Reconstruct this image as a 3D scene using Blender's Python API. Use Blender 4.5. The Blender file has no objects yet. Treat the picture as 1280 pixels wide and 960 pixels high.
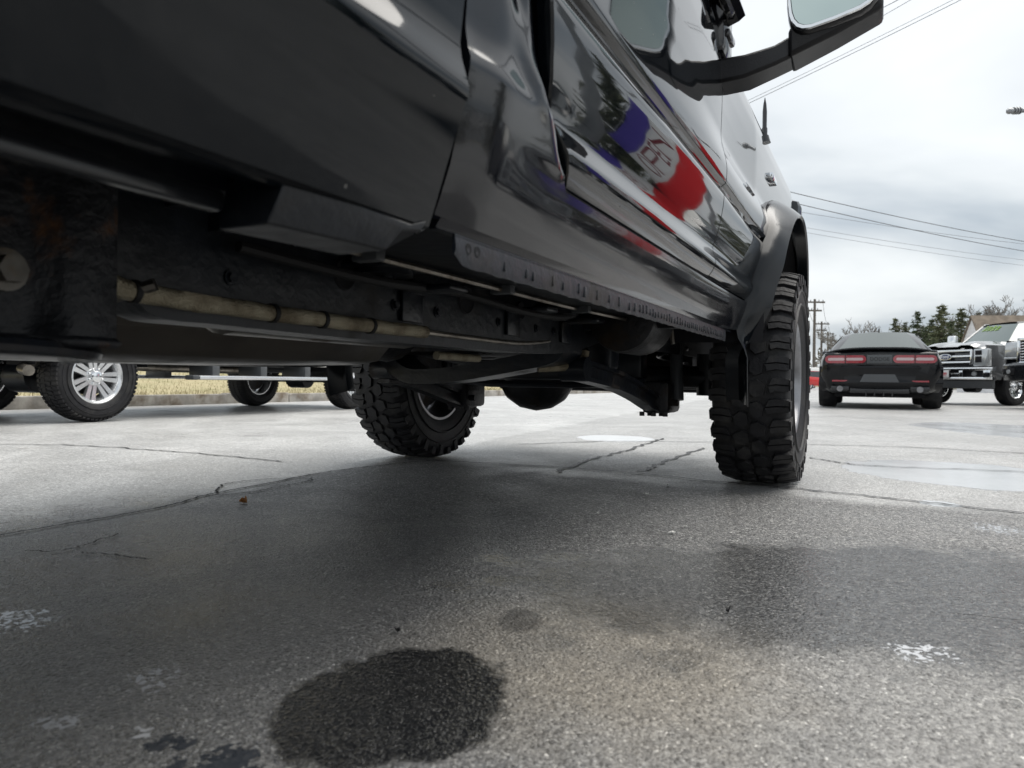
import bpy, bmesh, math, random
from mathutils import Vector, Matrix, noise
R = math.radians
random.seed(7)
scene = bpy.context.scene
col = scene.collection

# ------------------------------------------------------------------ camera
CAM = Vector((1.33, -3.2, 0.415))
YAW, PITCH, ROLL = 27.07, -0.27, 0.70
cd = bpy.data.cameras.new('camera')
cam = bpy.data.objects.new('camera', cd); col.objects.link(cam)
cam.location = CAM
CM = Matrix.Rotation(R(YAW), 4, 'Z') @ Matrix.Rotation(R(90 + PITCH), 4, 'X') @ Matrix.Rotation(R(ROLL), 4, 'Z')
cam.rotation_euler = CM.to_euler()
cd.sensor_width = 36.0
cd.lens = 900 / 1280 * 36
cd.clip_start = 0.02; cd.clip_end = 2000
cd.dof.use_dof = True; cd.dof.focus_distance = 2.6; cd.dof.aperture_fstop = 6.3
scene.camera = cam
CM3 = CM.to_3x3()

def ray(x, y):
    return CM3 @ Vector(((x - 640) / 900, (480 - y) / 900, -1))
def ground_at(x, y, z=0.0):
    d = ray(x, y); t = (z - CAM.z) / d.z
    return CAM + d * t
def at_height(x, y, z):
    return ground_at(x, y, z)
def at_depth(x, y, dep):
    return CAM + ray(x, y) * dep

# ------------------------------------------------------------------ world
SUN_EL, SUN_AZ = 68.0, 40.0      # azimuth from +Y towards +X
w = bpy.data.worlds.new('World'); scene.world = w; w.use_nodes = True
nt = w.node_tree; nt.nodes.clear()
wo = nt.nodes.new('ShaderNodeOutputWorld'); bg = nt.nodes.new('ShaderNodeBackground')
sky = nt.nodes.new('ShaderNodeTexSky'); sky.sky_type = 'NISHITA'; sky.sun_disc = False
sky.sun_elevation = R(SUN_EL); sky.sun_rotation = R(SUN_AZ); sky.air_density = 1.5; sky.dust_density = 3.0
tc = nt.nodes.new('ShaderNodeTexCoord')
sp = nt.nodes.new('ShaderNodeSeparateXYZ'); nt.links.new(tc.outputs['Generated'], sp.inputs[0])
def wmath(op, a, b=None):
    n = nt.nodes.new('ShaderNodeMath'); n.operation = op
    for i, v in enumerate((a, b)):
        if v is None: continue
        if isinstance(v, (int, float)): n.inputs[i].default_value = v
        else: nt.links.new(v, n.inputs[i])
    return n.outputs[0]
zz = wmath('ADD', wmath('MAXIMUM', sp.outputs[2], 0.0), 0.16)
cb = nt.nodes.new('ShaderNodeCombineXYZ')
nt.links.new(wmath('DIVIDE', sp.outputs[0], zz), cb.inputs[0]); nt.links.new(wmath('DIVIDE', sp.outputs[1], zz), cb.inputs[1])
cn = nt.nodes.new('ShaderNodeTexNoise'); cn.inputs['Scale'].default_value = 0.62; cn.inputs['Detail'].default_value = 5; cn.inputs['Roughness'].default_value = 0.5
cn.inputs['Distortion'].default_value = 0.35
mp = nt.nodes.new('ShaderNodeMapping'); mp.inputs['Location'].default_value = (3.4, 1.1, 0)
nt.links.new(cb.outputs[0], mp.inputs[0]); nt.links.new(mp.outputs[0], cn.inputs['Vector'])
cr = nt.nodes.new('ShaderNodeValToRGB')
e = cr.color_ramp.elements
e[0].position = 0.36; e[0].color = (0.165, 0.186, 0.207, 1)
e[1].position = 0.68; e[1].color = (0.345, 0.354, 0.36, 1)
m = e.new(0.52); m.color = (0.278, 0.291, 0.30, 1)
nt.links.new(cn.outputs['Fac'], cr.inputs[0])
sm = nt.nodes.new('ShaderNodeMix'); sm.data_type = 'RGBA'; sm.blend_type = 'MULTIPLY'; sm.inputs[0].default_value = 1
nt.links.new(sky.outputs[0], sm.inputs[6]); sm.inputs[7].default_value = (0.06, 0.06, 0.06, 1)
mx = nt.nodes.new('ShaderNodeMix'); mx.data_type = 'RGBA'; mx.inputs[0].default_value = 0.93
nt.links.new(sm.outputs[2], mx.inputs[6]); nt.links.new(cr.outputs[0], mx.inputs[7])
nt.links.new(mx.outputs[2], bg.inputs[0]); bg.inputs[1].default_value = 1.0
nt.links.new(bg.outputs[0], wo.inputs[0])

sd = bpy.data.lights.new('sun', 'SUN'); sd.energy = 1.3; sd.angle = R(60); sd.color = (1, 0.96, 0.9)
sun = bpy.data.objects.new('sun', sd); col.objects.link(sun)
sdir = Vector((math.sin(R(SUN_AZ)) * math.cos(R(SUN_EL)), math.cos(R(SUN_AZ)) * math.cos(R(SUN_EL)), math.sin(R(SUN_EL))))
sun.rotation_euler = sdir.to_track_quat('Z', 'Y').to_euler()
sun.location = (0, 0, 20)
scene.view_settings.view_transform = 'Standard'; scene.view_settings.look = 'None'
scene.view_settings.exposure = 1.65; scene.view_settings.gamma = 1.0; scene.view_settings.use_curve_mapping = False

scene.cycles.max_bounces = 8; scene.cycles.diffuse_bounces = 3; scene.cycles.glossy_bounces = 4

# ------------------------------------------------------------------ materials
def inp(b, name, v): 
    if name in b.inputs: b.inputs[name].default_value = v
MATS = {}
class NT:
    def __init__(s, tree): s.t = tree
    def n(s, ty, **kw):
        x = s.t.nodes.new(ty)
        for k, v in kw.items(): setattr(x, k, v)
        return x
    def put(s, sock, v):
        if isinstance(v, (int, float, tuple)): sock.default_value = v
        else: s.t.links.new(v, sock)
    def m(s, op, a, b=None, c=None, clamp=False):
        x = s.n('ShaderNodeMath', operation=op, use_clamp=clamp)
        for i, v in enumerate((a, b, c)):
            if v is not None: s.put(x.inputs[i], v)
        return x.outputs[0]
    def noise(s, vec, scale, detail=3, rough=0.5, dist=0.0):
        x = s.n('ShaderNodeTexNoise'); x.inputs['Scale'].default_value = scale; x.inputs['Detail'].default_value = detail
        x.inputs['Roughness'].default_value = rough; x.inputs['Distortion'].default_value = dist
        if vec is not None: s.t.links.new(vec, x.inputs['Vector'])
        return x.outputs['Fac']
    def mr(s, v, a, b, c=0.0, d=1.0, smooth=True):
        x = s.n('ShaderNodeMapRange'); x.interpolation_type = 'SMOOTHSTEP' if smooth else 'LINEAR'
        s.put(x.inputs[0], v)
        for i, q in enumerate((a, b, c, d)): s.put(x.inputs[i + 1], q)
        return x.outputs[0]
    def mix(s, f, a, b, blend='MIX'):
        x = s.n('ShaderNodeMix', data_type='RGBA', blend_type=blend)
        s.put(x.inputs[0], f)
        for i, v in ((6, a), (7, b)):
            if isinstance(v, tuple) and len(v) == 3: v = v + (1,)
            s.put(x.inputs[i], v)
        return x.outputs[2]
def mat(name, color, rough=0.5, metal=0.0, coat=0.0, spec=0.5, var=0.0, vscale=6.0, bump=0.0, bscale=60.0, dirt=None, dirtscale=3.0, dirtlo=0.5, dirthi=0.7, trans=0.0, ior=1.45, emit=None, es=1.0, rvar=0.0):
    if name in MATS: return MATS[name]
    mt = bpy.data.materials.new(name); mt.use_nodes = True
    t = NT(mt.node_tree); b = mt.node_tree.nodes['Principled BSDF']
    c4 = tuple(color) + (1,)
    inp(b, 'Base Color', c4); inp(b, 'Roughness', rough); inp(b, 'Metallic', metal); inp(b, 'Coat Weight', coat); inp(b, 'Coat Roughness', 0.02)
    inp(b, 'Specular IOR Level', spec); inp(b, 'Transmission Weight', trans); inp(b, 'IOR', ior)
    if emit: inp(b, 'Emission Color', tuple(emit) + (1,)); inp(b, 'Emission Strength', es)
    tcn = t.n('ShaderNodeTexCoord').outputs['Object']
    cur = c4
    if var > 0:
        f = t.noise(tcn, vscale, 5, 0.6)
        cur = t.mix(t.mr(f, 0.3, 0.7), tuple(x * (1 - var) for x in color), tuple(min(1, x * (1 + var)) for x in color))
    if dirt:
        f2 = t.noise(tcn, dirtscale, 6, 0.65)
        mk = t.mr(f2, dirtlo, dirthi)
        cur = t.mix(mk, cur, tuple(dirt))
        t.put(b.inputs['Roughness'], t.mr(mk, 0, 1, rough, min(1, rough + 0.35)))
    elif rvar > 0:
        t.put(b.inputs['Roughness'], t.mr(t.noise(tcn, vscale, 5, 0.6), 0.3, 0.7, max(0.01, rough - rvar), min(1, rough + rvar)))
    if not isinstance(cur, tuple): t.put(b.inputs['Base Color'], cur)
    if bump > 0:
        bn = t.n('ShaderNodeBump'); bn.inputs['Strength'].default_value = bump; bn.inputs['Distance'].default_value = 0.01
        t.put(bn.inputs['Height'], t.noise(tcn, bscale, 4, 0.6)); t.t.links.new(bn.outputs[0], b.inputs['Normal'])
    MATS[name] = mt
    return mt

def glossy_black(name, coat, specks, spec=0.5):
    mt = bpy.data.materials.new(name); mt.use_nodes = True
    t = NT(mt.node_tree); b = mt.node_tree.nodes['Principled BSDF']
    tcn = t.n('ShaderNodeTexCoord').outputs['Object']
    inp(b, 'Coat Weight', coat); inp(b, 'Coat Roughness', 0.02); inp(b, 'Specular IOR Level', spec)
    v = t.n('ShaderNodeTexVoronoi'); v.inputs['Scale'].default_value = 26; t.t.links.new(tcn, v.inputs['Vector'])
    cs = t.n('ShaderNodeSeparateColor'); t.t.links.new(v.outputs['Color'], cs.inputs[0])
    sp_ = t.m('MULTIPLY', t.mr(v.outputs['Distance'], 0.075, 0.03), t.mr(cs.outputs[0], 0.80, 0.84))
    film = t.mr(t.noise(tcn, 4.5, 6, 0.7, 0.4), 0.42, 0.8)
    c = t.mix(t.m('MULTIPLY', film, specks), (0.0025, 0.004, 0.006), (0.010, 0.011, 0.0125))
    c = t.mix(t.m('MULTIPLY', sp_, 0.6 * specks), c, (0.16, 0.155, 0.145))
    t.put(b.inputs['Base Color'], c)
    t.put(b.inputs['Roughness'], t.m('ADD', 0.035, t.m('ADD', t.m('MULTIPLY', film, 0.05 * specks), t.m('MULTIPLY', sp_, 0.5))))
    bn = t.n('ShaderNodeBump'); bn.inputs['Strength'].default_value = 0.01; bn.inputs['Distance'].default_value = 0.01
    t.put(bn.inputs['Height'], t.noise(tcn, 4.0, 3, 0.5)); t.t.links.new(bn.outputs[0], b.inputs['Normal'])
    return mt
PAINT = glossy_black('black_paint', 0.3, 0.6)
BEDPAINT = glossy_black('black_paint_bed', 0.0, 0.9, 0.28)
PAINTD = mat('black_paint_dusty', (0.005, 0.0055, 0.008), 0.10, 0, 0.3, 0.45, dirt=(0.010, 0.0115, 0.013), dirtscale=5, dirtlo=0.45, dirthi=0.9, bump=0.02, bscale=7)
PAINTC = mat('coupe_paint', (0.004, 0.0045, 0.006), 0.12, 0, 0.0, 0.35)
PLASTIC = mat('black_plastic', (0.012, 0.012, 0.014), 0.42, bump=0.15, bscale=300, rvar=0.08)
GLOSSPL = mat('gloss_plastic', (0.010, 0.010, 0.012), 0.12, coat=0.5)
RUBBER = mat('tyre_rubber', (0.012, 0.012, 0.014), 0.55, var=0.3, vscale=14, bump=0.25, bscale=90, dirt=(0.052, 0.050, 0.047), dirtscale=9, dirtlo=0.45, dirthi=0.8, spec=0.4)
SEAL = mat('rubber_seal', (0.006, 0.006, 0.007), 0.7)
UNDER = mat('undercoat', (0.0055, 0.0075, 0.011), 0.42, var=0.4, vscale=5, dirt=(0.020, 0.017, 0.014), dirtscale=4, dirtlo=0.5, dirthi=0.8, bump=0.3, bscale=25)
UNDER2 = mat('chassis_black', (0.0085, 0.0105, 0.0145), 0.33, var=0.3, vscale=8, dirt=(0.030, 0.022, 0.016), dirtscale=6, dirtlo=0.52, dirthi=0.75, bump=0.2, bscale=40)
RUST = mat('rusty_steel', (0.010, 0.011, 0.014), 0.5, var=0.4, vscale=9, dirt=(0.11, 0.048, 0.016), dirtscale=9, dirtlo=0.54, dirthi=0.68, bump=0.5, bscale=45)
CASTIRON = mat('cast_iron', (0.025, 0.025, 0.027), 0.45, 0.5, var=0.4, vscale=10, bump=0.4, bscale=50, dirt=(0.05, 0.035, 0.022), dirtscale=6, dirtlo=0.52, dirthi=0.75)
STEEL = mat('dull_steel', (0.26, 0.24, 0.21), 0.38, 0.9, var=0.4, vscale=8, dirt=(0.10, 0.07, 0.045), dirtscale=6, dirtlo=0.5, dirthi=0.75)
BOLT = mat('zinc_bolt', (0.14, 0.13, 0.115), 0.45, 0.7, var=0.3, vscale=20, dirt=(0.16, 0.12, 0.08), dirtscale=25, dirtlo=0.5, dirthi=0.7)
TANK = mat('tank_plastic', (0.075, 0.066, 0.056), 0.35, var=0.3, vscale=4, dirt=(0.13, 0.115, 0.095), dirtscale=3, dirtlo=0.45, dirthi=0.8)
CHROME = mat('chrome', (0.80, 0.81, 0.82), 0.07, 1.0)
ALLOY = mat('silver_alloy', (0.68, 0.69, 0.70), 0.25, 0.85, var=0.06)
DALLOY = mat('dark_alloy', (0.22, 0.22, 0.23), 0.28, 0.9, var=0.2, vscale=12)
CPGLASS = mat('tinted_glass', (0.07, 0.085, 0.08), 0.08, spec=0.5)
GLASS = mat('dark_glass', (0.012, 0.016, 0.018), 0.02, coat=1.0, spec=0.8)
CARGLASS = mat('green_glass', (0.10, 0.13, 0.125), 0.03, coat=1.0, spec=0.8)
MIRROR = mat('mirror_glass', (0.52, 0.60, 0.57), 0.02, 1.0)
SILVERP = mat('silver_paint', (0.62, 0.61, 0.58), 0.2, 0.3, 1.0)
GREYP = mat('grey_paint', (0.16, 0.165, 0.17), 0.18, 0.5, 1.0)
REDP = mat('red_paint', (0.55, 0.02, 0.02), 0.2, 0, 1.0)
REDL = mat('red_lens', (0.27, 0.010, 0.022), 0.12, coat=1.0, spec=0.6)
WHITEL = mat('pale_lens', (0.45, 0.34, 0.35), 0.1, coat=1.0)
CLEARL = mat('clear_lens', (0.55, 0.57, 0.58), 0.1, 0.4, coat=1.0)
AMBER = mat('amber_lens', (0.6, 0.18, 0.02), 0.15, coat=1.0)
BLACKFLAT = mat('flat_black', (0.006, 0.006, 0.008), 0.8)
SATIN = mat('satin_black', (0.010, 0.011, 0.013), 0.25, coat=0.25, rvar=0.05)
GREYPL = mat('grey_plastic', (0.07, 0.075, 0.08), 0.4)
WHITEP = mat('white_paint', (0.78, 0.78, 0.77), 0.35)
REDINK = mat('red_ink', (0.55, 0.03, 0.05), 0.5)
BLUEOV = mat('blue_enamel', (0.010, 0.03, 0.13), 0.15, coat=1.0)
NEON = mat('neon_marker', (0.50, 0.72, 0.22), 0.5)

# braided heat sleeve
def braid():
    mt = bpy.data.materials.new('braided_sleeve'); mt.use_nodes = True
    t = NT(mt.node_tree); b = mt.node_tree.nodes['Principled BSDF']
    tcn = t.n('ShaderNodeTexCoord').outputs['Object']
    v = t.n('ShaderNodeTexVoronoi'); v.inputs['Scale'].default_value = 420; t.t.links.new(tcn, v.inputs['Vector'])
    f = t.noise(tcn, 18, 5, 0.6)
    c = t.mix(t.mr(f, 0.35, 0.7), (0.36, 0.32, 0.23), (0.15, 0.12, 0.075))
    t.put(b.inputs['Base Color'], c); inp(b, 'Metallic', 0.45); inp(b, 'Roughness', 0.45)
    bn = t.n('ShaderNodeBump'); bn.inputs['Strength'].default_value = 0.9; bn.inputs['Distance'].default_value = 0.002
    t.put(bn.inputs['Height'], v.outputs['Distance']); t.t.links.new(bn.outputs[0], b.inputs['Normal'])
    return mt
BRAID = braid()

# ------------------------------------------------------------------ mesh helpers
class MB:
    def __init__(s): s.v = []; s.f = []
    def add(s, vs, fs):
        o = len(s.v); s.v += [Vector(p) for p in vs]; s.f += [tuple(i + o for i in f) for f in fs]; return s
    def box(s, x0, x1, y0, y1, z0, z1, M=None, ch=0.0):
        if ch > 0:
            cx, cy, cz = (x0 + x1) / 2, (y0 + y1) / 2, (z0 + z1) / 2
            hx, hy, hz = abs(x1 - x0) / 2, abs(y1 - y0) / 2, abs(z1 - z0) / 2
            bm = bmesh.new(); bmesh.ops.create_cube(bm, size=1)
            for q in bm.verts: q.co = Vector((cx + q.co.x * 2 * hx, cy + q.co.y * 2 * hy, cz + q.co.z * 2 * hz))
            bmesh.ops.bevel(bm, geom=list(bm.edges), offset=min(ch, hx * .9, hy * .9, hz * .9), segments=2, profile=0.5, affect='EDGES')
            bm.verts.index_update()
            vs = [q.co.copy() for q in bm.verts]; fs = [tuple(q.index for q in f.verts) for f in bm.faces]; bm.free()
        else:
            vs = [Vector(p) for p in ((x0, y0, z0), (x1, y0, z0), (x1, y1, z0), (x0, y1, z0), (x0, y0, z1), (x1, y0, z1), (x1, y1, z1), (x0, y1, z1))]
            fs = [(0, 3, 2, 1), (4, 5, 6, 7), (0, 1, 5, 4), (1, 2, 6, 5), (2, 3, 7, 6), (3, 0, 4, 7)]
        if M is not None: vs = [M @ p for p in vs]
        return s.add(vs, fs)
    def tube(s, pts, r, n=8, caps=True, flat=1.0):
        pts = [Vector(p) for p in pts]; k = len(pts)
        rs = r if isinstance(r, (list, tuple)) else [r] * k
        up = Vector((0, 0, 1)); rings = []
        d0 = (pts[1] - pts[0]).normalized()
        a = d0.cross(up)
        if a.length < 1e-3: a = d0.cross(Vector((1, 0, 0)))
        a.normalize()
        for i in range(k):
            d = (pts[min(i + 1, k - 1)] - pts[max(i - 1, 0)]).normalized()
            a = (a - d * a.dot(d)).normalized(); b = d.cross(a)
            rings.append([pts[i] + (a * math.cos(2 * math.pi * j / n) + b * math.sin(2 * math.pi * j / n) * flat) * rs[i] for j in range(n)])
        return s.loft(rings, True, caps)
    def loft(s, rings, closed=True, caps=True):
        n = len(rings[0]); vs = [p for r_ in rings for p in r_]; fs = []
        for i in range(len(rings) - 1):
            for j in range(n if closed else n - 1):
                k = (j + 1) % n
                fs.append((i * n + j, i * n + k, (i + 1) * n + k, (i + 1) * n + j))
        if caps and closed:
            fs.append(tuple(reversed(range(n)))); fs.append(tuple((len(rings) - 1) * n + j for j in range(n)))
        return s.add(vs, fs)
    def lathe(s, prof, n=32, M=None, closed=True, a0=0, a1=2 * math.pi):
        # prof: (x along axis X, radius)
        rings = []
        full = abs(a1 - a0 - 2 * math.pi) < 1e-6
        cnt = n if full else n + 1
        for i in range(cnt):
            a = a0 + (a1 - a0) * i / n
            rings.append([Vector((x, r_ * math.cos(a), r_ * math.sin(a))) for x, r_ in prof])
        if M is not None: rings = [[M @ p for p in r_] for r_ in rings]
        k = len(prof); vs = [p for r_ in rings for p in r_]; fs = []
        for i in range(cnt if full else cnt - 1):
            ii = (i + 1) % cnt
            for j in range(k - 1): fs.append((i * k + j, ii * k + j, ii * k + j + 1, i * k + j + 1))
        return s.add(vs, fs)
    def grid(s, rows):
        n = len(rows[0]); vs = [p for r_ in rows for p in r_]
        fs = [(i * n + j, i * n + j + 1, (i + 1) * n + j + 1, (i + 1) * n + j) for i in range(len(rows) - 1) for j in range(n - 1)]
        return s.add(vs, fs)
    def prism(s, poly, fn, d0, d1):
        # poly 2-D points, fn(a,b,d)->3-D
        n = len(poly)
        vs = [Vector(fn(a, b, d0)) for a, b in poly] + [Vector(fn(a, b, d1)) for a, b in poly]
        fs = [tuple(range(n)), tuple(reversed(range(n, 2 * n)))] + [(i, (i + 1) % n, n + (i + 1) % n, n + i) for i in range(n)]
        return s.add(vs, fs)
    def build(s, name, mt, parent=None, smooth=40, bevel=0.0, fix=True, M=None):
        me = bpy.data.meshes.new(name)
        vs = [M @ p for p in s.v] if M is not None else s.v
        me.from_pydata([tuple(p) for p in vs], [], s.f)
        if fix:
            bm = bmesh.new(); bm.from_mesh(me)
            bmesh.ops.remove_doubles(bm, verts=bm.verts, dist=1e-5)
            bmesh.ops.recalc_face_normals(bm, faces=bm.faces)
            bm.to_mesh(me); bm.free()
        me.materials.append(mt)
        if smooth:
            me.shade_smooth(); me.set_sharp_from_angle(angle=R(smooth))
        o = bpy.data.objects.new(name, me); col.objects.link(o)
        if parent: o.parent = parent
        if bevel > 0:
            b = o.modifiers.new('bevel', 'BEVEL'); b.width = bevel; b.segments = 2; b.limit_method = 'ANGLE'; b.angle_limit = R(35)
        return o
def tag(o, label=None, cat=None, group=None, kind=None):
    if label: o['label'] = label
    if cat: o['category'] = cat
    if group: o['group'] = group
    if kind: o['kind'] = kind
    return o
def empty(name, loc=(0, 0, 0), rz=0.0):
    o = bpy.data.objects.new(name, None); col.objects.link(o); o.location = loc; o.rotation_euler = (0, 0, rz); o.empty_display_size = 0.3
    return o
def copy_tree(o, parent=None):
    c = o.copy(); col.objects.link(c); c.parent = parent
    for ch in list(o.children): copy_tree(ch, c)
    return c
def lerp(a, b, t): return a + (b - a) * t
def sstep(a, b, x):
    t = max(0.0, min(1.0, (x - a) / (b - a))); return t * t * (3 - 2 * t)
def interp(tab, x):
    if x <= tab[0][0]: return tab[0][1]
    for (a, va), (b, vb) in zip(tab, tab[1:]):
        if x <= b: return va + (vb - va) * (x - a) / (b - a)
    return tab[-1][1]
def densify(zs, step):
    out = []
    for a, b in zip(zs, zs[1:]):
        n_ = max(1, int(math.ceil((b - a) / step)))
        out += [a + (b - a) * i / n_ for i in range(n_)]
    return out + [zs[-1]]
def smooth_path(pts, n=6):
    pts = [Vector(p) for p in pts]; out = []
    P = [pts[0]] + pts + [pts[-1]]
    for i in range(1, len(P) - 2):
        for k in range(n):
            t = k / n; a, b, c, d = P[i - 1], P[i], P[i + 1], P[i + 2]
            out.append(0.5 * ((2 * b) + (c - a) * t + (2 * a - 5 * b + 4 * c - d) * t * t + (3 * b - a - 3 * c + d) * t ** 3))
    out.append(pts[-1]); return out
def text_mesh(name, body, size, mt, parent, M, depth=0.003, align='CENTER'):
    cu = bpy.data.curves.new(name, 'FONT'); cu.body = body; cu.size = size; cu.align_x = align; cu.align_y = 'CENTER'; cu.extrude = depth
    tmp = bpy.data.objects.new(name, cu); col.objects.link(tmp)
    dg = bpy.context.evaluated_depsgraph_get()
    me = bpy.data.meshes.new_from_object(tmp.evaluated_get(dg))
    bpy.data.objects.remove(tmp)
    me.transform(M); me.materials.clear(); me.materials.append(mt); me.name = name
    o = bpy.data.objects.new(name, me); col.objects.link(o)
    if parent: o.parent = parent
    return o

# ------------------------------------------------------------------ ground
FW = Vector((-math.sin(R(YAW)), math.cos(R(YAW)), 0)); RT = Vector((math.cos(R(YAW)), math.sin(R(YAW)), 0))
def ground_ellipse(x0, x1, y0, y1):
    xc = (x0 + x1) / 2
    a = ground_at(xc, y1); b = ground_at(xc, y0); c = (a + b) / 2
    rv = (b - a).length / 2
    dep = (c - CAM).dot(FW)
    return c, (x1 - x0) / 2 / 900 * dep, rv
def asphalt():
    mt = bpy.data.materials.new('worn_asphalt'); mt.use_nodes = True
    t = NT(mt.node_tree); b = mt.node_tree.nodes['Principled BSDF']
    pos = t.n('ShaderNodeNewGeometry').outputs['Position']
    s = t.n('ShaderNodeSeparateXYZ'); t.t.links.new(pos, s.inputs[0]); X, Y = s.outputs[0], s.outputs[1]
    edge = t.m('SUBTRACT', t.noise(pos, 9, 5, 0.6), 0.5)
    edge2 = t.m('SUBTRACT', t.noise(pos, 2.2, 4, 0.6), 0.5)
    def ell(x0, x1, y0, y1, soft=0.12, amp=0.9, amp2=0.4):
        c, ru, rv = ground_ellipse(x0, x1, y0, y1)
        dx = t.m('SUBTRACT', X, c.x); dy = t.m('SUBTRACT', Y, c.y)
        u = t.m('DIVIDE', t.m('ADD', t.m('MULTIPLY', dx, RT.x), t.m('MULTIPLY', dy, RT.y)), ru)
        v = t.m('DIVIDE', t.m('ADD', t.m('MULTIPLY', dx, FW.x), t.m('MULTIPLY', dy, FW.y)), rv)
        d = t.m('SQRT', t.m('ADD', t.m('MULTIPLY', u, u), t.m('MULTIPLY', v, v)))
        d = t.m('ADD', d, t.m('ADD', t.m('MULTIPLY', edge, amp), t.m('MULTIPLY', edge2, amp2)))
        return t.mr(d, 1 + soft, 1 - soft)
    big = t.noise(pos, 0.35, 5, 0.6); mid = t.noise(pos, 2.6, 5, 0.62); fine = t.noise(pos, 38, 4, 0.6)
    # aggregate
    vo = t.n('ShaderNodeTexVoronoi'); vo.inputs['Scale'].default_value = 330; t.t.links.new(pos, vo.inputs['Vector'])
    vo2 = t.n('ShaderNodeTexVoronoi'); vo2.inputs['Scale'].default_value = 135; vo2.inputs['Randomness'].default_value = 1; t.t.links.new(pos, vo2.inputs['Vector'])
    cell = t.n('ShaderNodeSeparateColor'); t.t.links.new(vo.outputs['Color'], cell.inputs[0])
    base = t.mix(t.mr(mid, 0.3, 0.72), (0.125, 0.125, 0.125), (0.18, 0.179, 0.176))
    base = t.mix(t.mr(big, 0.35, 0.7), base, (0.185, 0.183, 0.179))
    base = t.mix(t.m('MULTIPLY', t.mr(cell.outputs[0], 0.55, 1.0), 0.75), base, (0.32, 0.315, 0.30))
    base = t.mix(t.m('MULTIPLY', t.mr(cell.outputs[1], 0.45, 1.0), 0.8), base, (0.030, 0.036, 0.046))
    cell2 = t.n('ShaderNodeSeparateColor'); t.t.links.new(vo2.outputs['Color'], cell2.inputs[0])
    base = t.mix(t.m('MULTIPLY', t.mr(cell2.outputs[0], 0.6, 1.0), 0.6), base, (0.02, 0.02, 0.021))
    base = t.mix(t.m('MULTIPLY', t.mr(cell2.outputs[1], 0.72, 1.0), 0.7), base, (0.36, 0.355, 0.34))
    # older, paler surface beyond the seam
    a = ground_at(0, 672); c = ground_at(440, 586)
    dirv = (c - a).normalized(); nrm = Vector((-dirv.y, dirv.x, 0))
    if nrm.dot(FW) < 0: nrm = -nrm
    sd_ = t.m('ADD', t.m('MULTIPLY', t.m('SUBTRACT', X, a.x), nrm.x), t.m('MULTIPLY', t.m('SUBTRACT', Y, a.y), nrm.y))
    old = t.mr(t.m('ADD', sd_, t.m('MULTIPLY', edge2, 0.35)), -0.04, 0.08)
    a2 = ground_at(500, 576); c2 = ground_at(1280, 648); d2 = (c2 - a2).normalized(); n2 = Vector((-d2.y, d2.x, 0))
    if n2.dot(FW) < 0: n2 = -n2
    sd2 = t.m('ADD', t.m('MULTIPLY', t.m('SUBTRACT', X, a2.x), n2.x), t.m('MULTIPLY', t.m('SUBTRACT', Y, a2.y), n2.y))
    old2 = t.mr(t.m('ADD', sd2, t.m('MULTIPLY', edge2, 0.4)), -0.05, 0.15)
    old = t.m('MAXIMUM', old, t.m('MULTIPLY', old2, 0.68))
    mott = t.m('MULTIPLY', t.mr(t.noise(pos, 1.1, 6, 0.7, 0.6), 0.38, 0.66), t.mr(t.noise(pos, 5.5, 5, 0.7), 0.25, 0.7, 0.45, 1.0))
    old_c = t.m('MULTIPLY', old, t.m('ADD', 0.50, t.m('MULTIPLY', mott, 0.38)))
    base = t.mix(old_c, base, (0.60, 0.60, 0.59))
    gr = t.m('MULTIPLY', t.mr(t.noise(pos, 48, 4, 0.75), 0.42, 0.62), t.mr(t.noise(pos, 16, 4, 0.7), 0.3, 0.65, 0.35, 1.0))
    base = t.mix(t.m('MULTIPLY', t.m('MULTIPLY', gr, old), 0.42), base, (0.10, 0.10, 0.102))
    # dry brown dusty area
    dry1 = ell(520, 940, 750, 925, 0.5); dry = t.m('MAXIMUM', dry1, ell(640, 1500, 800, 1400, 0.35))
    base = t.mix(t.m('MULTIPLY', dry, 0.5), base, (0.265, 0.258, 0.245))
    base = t.mix(t.m('MULTIPLY', dry1, 0.6), base, (0.225, 0.195, 0.150))
    # coarse dark new tarmac at the lower left
    tar = ell(-500, 640, 640, 1200, 0.5)
    base = t.mix(t.m('MULTIPLY', tar, 0.55), base, (0.105, 0.106, 0.109))
    # stone-by-stone variation over every surface
    sp1 = t.mr(cell.outputs[2], 0.0, 1.0, 0.70, 1.32, False); sp2 = t.mr(cell2.outputs[2], 0.0, 1.0, 0.76, 1.26, False)
    glint = t.m('ADD', 1.0, t.m('MULTIPLY', t.mr(cell.outputs[0], 0.95, 0.98), 0.9))
    spk = t.m('MULTIPLY', t.m('MULTIPLY', sp1, sp2), glint)
    vm = t.n('ShaderNodeVectorMath', operation='SCALE'); t.put(vm.inputs[0], base); t.put(vm.inputs['Scale'], spk); base = vm.outputs[0]
    # damp patches
    w1 = ell(354, 640, 812, 953, 0.08, 1.0, 0.85)
    w2 = ell(640, 1600, 688, 812, 0.22, 1.1, 0.7)
    w3 = ell(620, 680, 760, 790, 0.2, 1.4)
    wet = t.m('MAXIMUM', w1, t.m('MAXIMUM', t.m('MULTIPLY', w2, 0.66), t.m('MULTIPLY', w3, 0.6)))
    damp = t.m('MULTIPLY', t.mr(t.noise(pos, 0.8, 5, 0.6), 0.45, 0.75), 0.4)
    base = t.mix(t.m('MULTIPLY', wet, 0.97), base, (0.006, 0.0068, 0.0085))
    # standing water: fills the hollows between the stones first
    fill = t.m('ADD', t.m('MULTIPLY', t.m('SUBTRACT', vo2.outputs['Distance'], 0.42), 0.9), t.m('MULTIPLY', t.m('SUBTRACT', fine, 0.5), 1.6))
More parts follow.
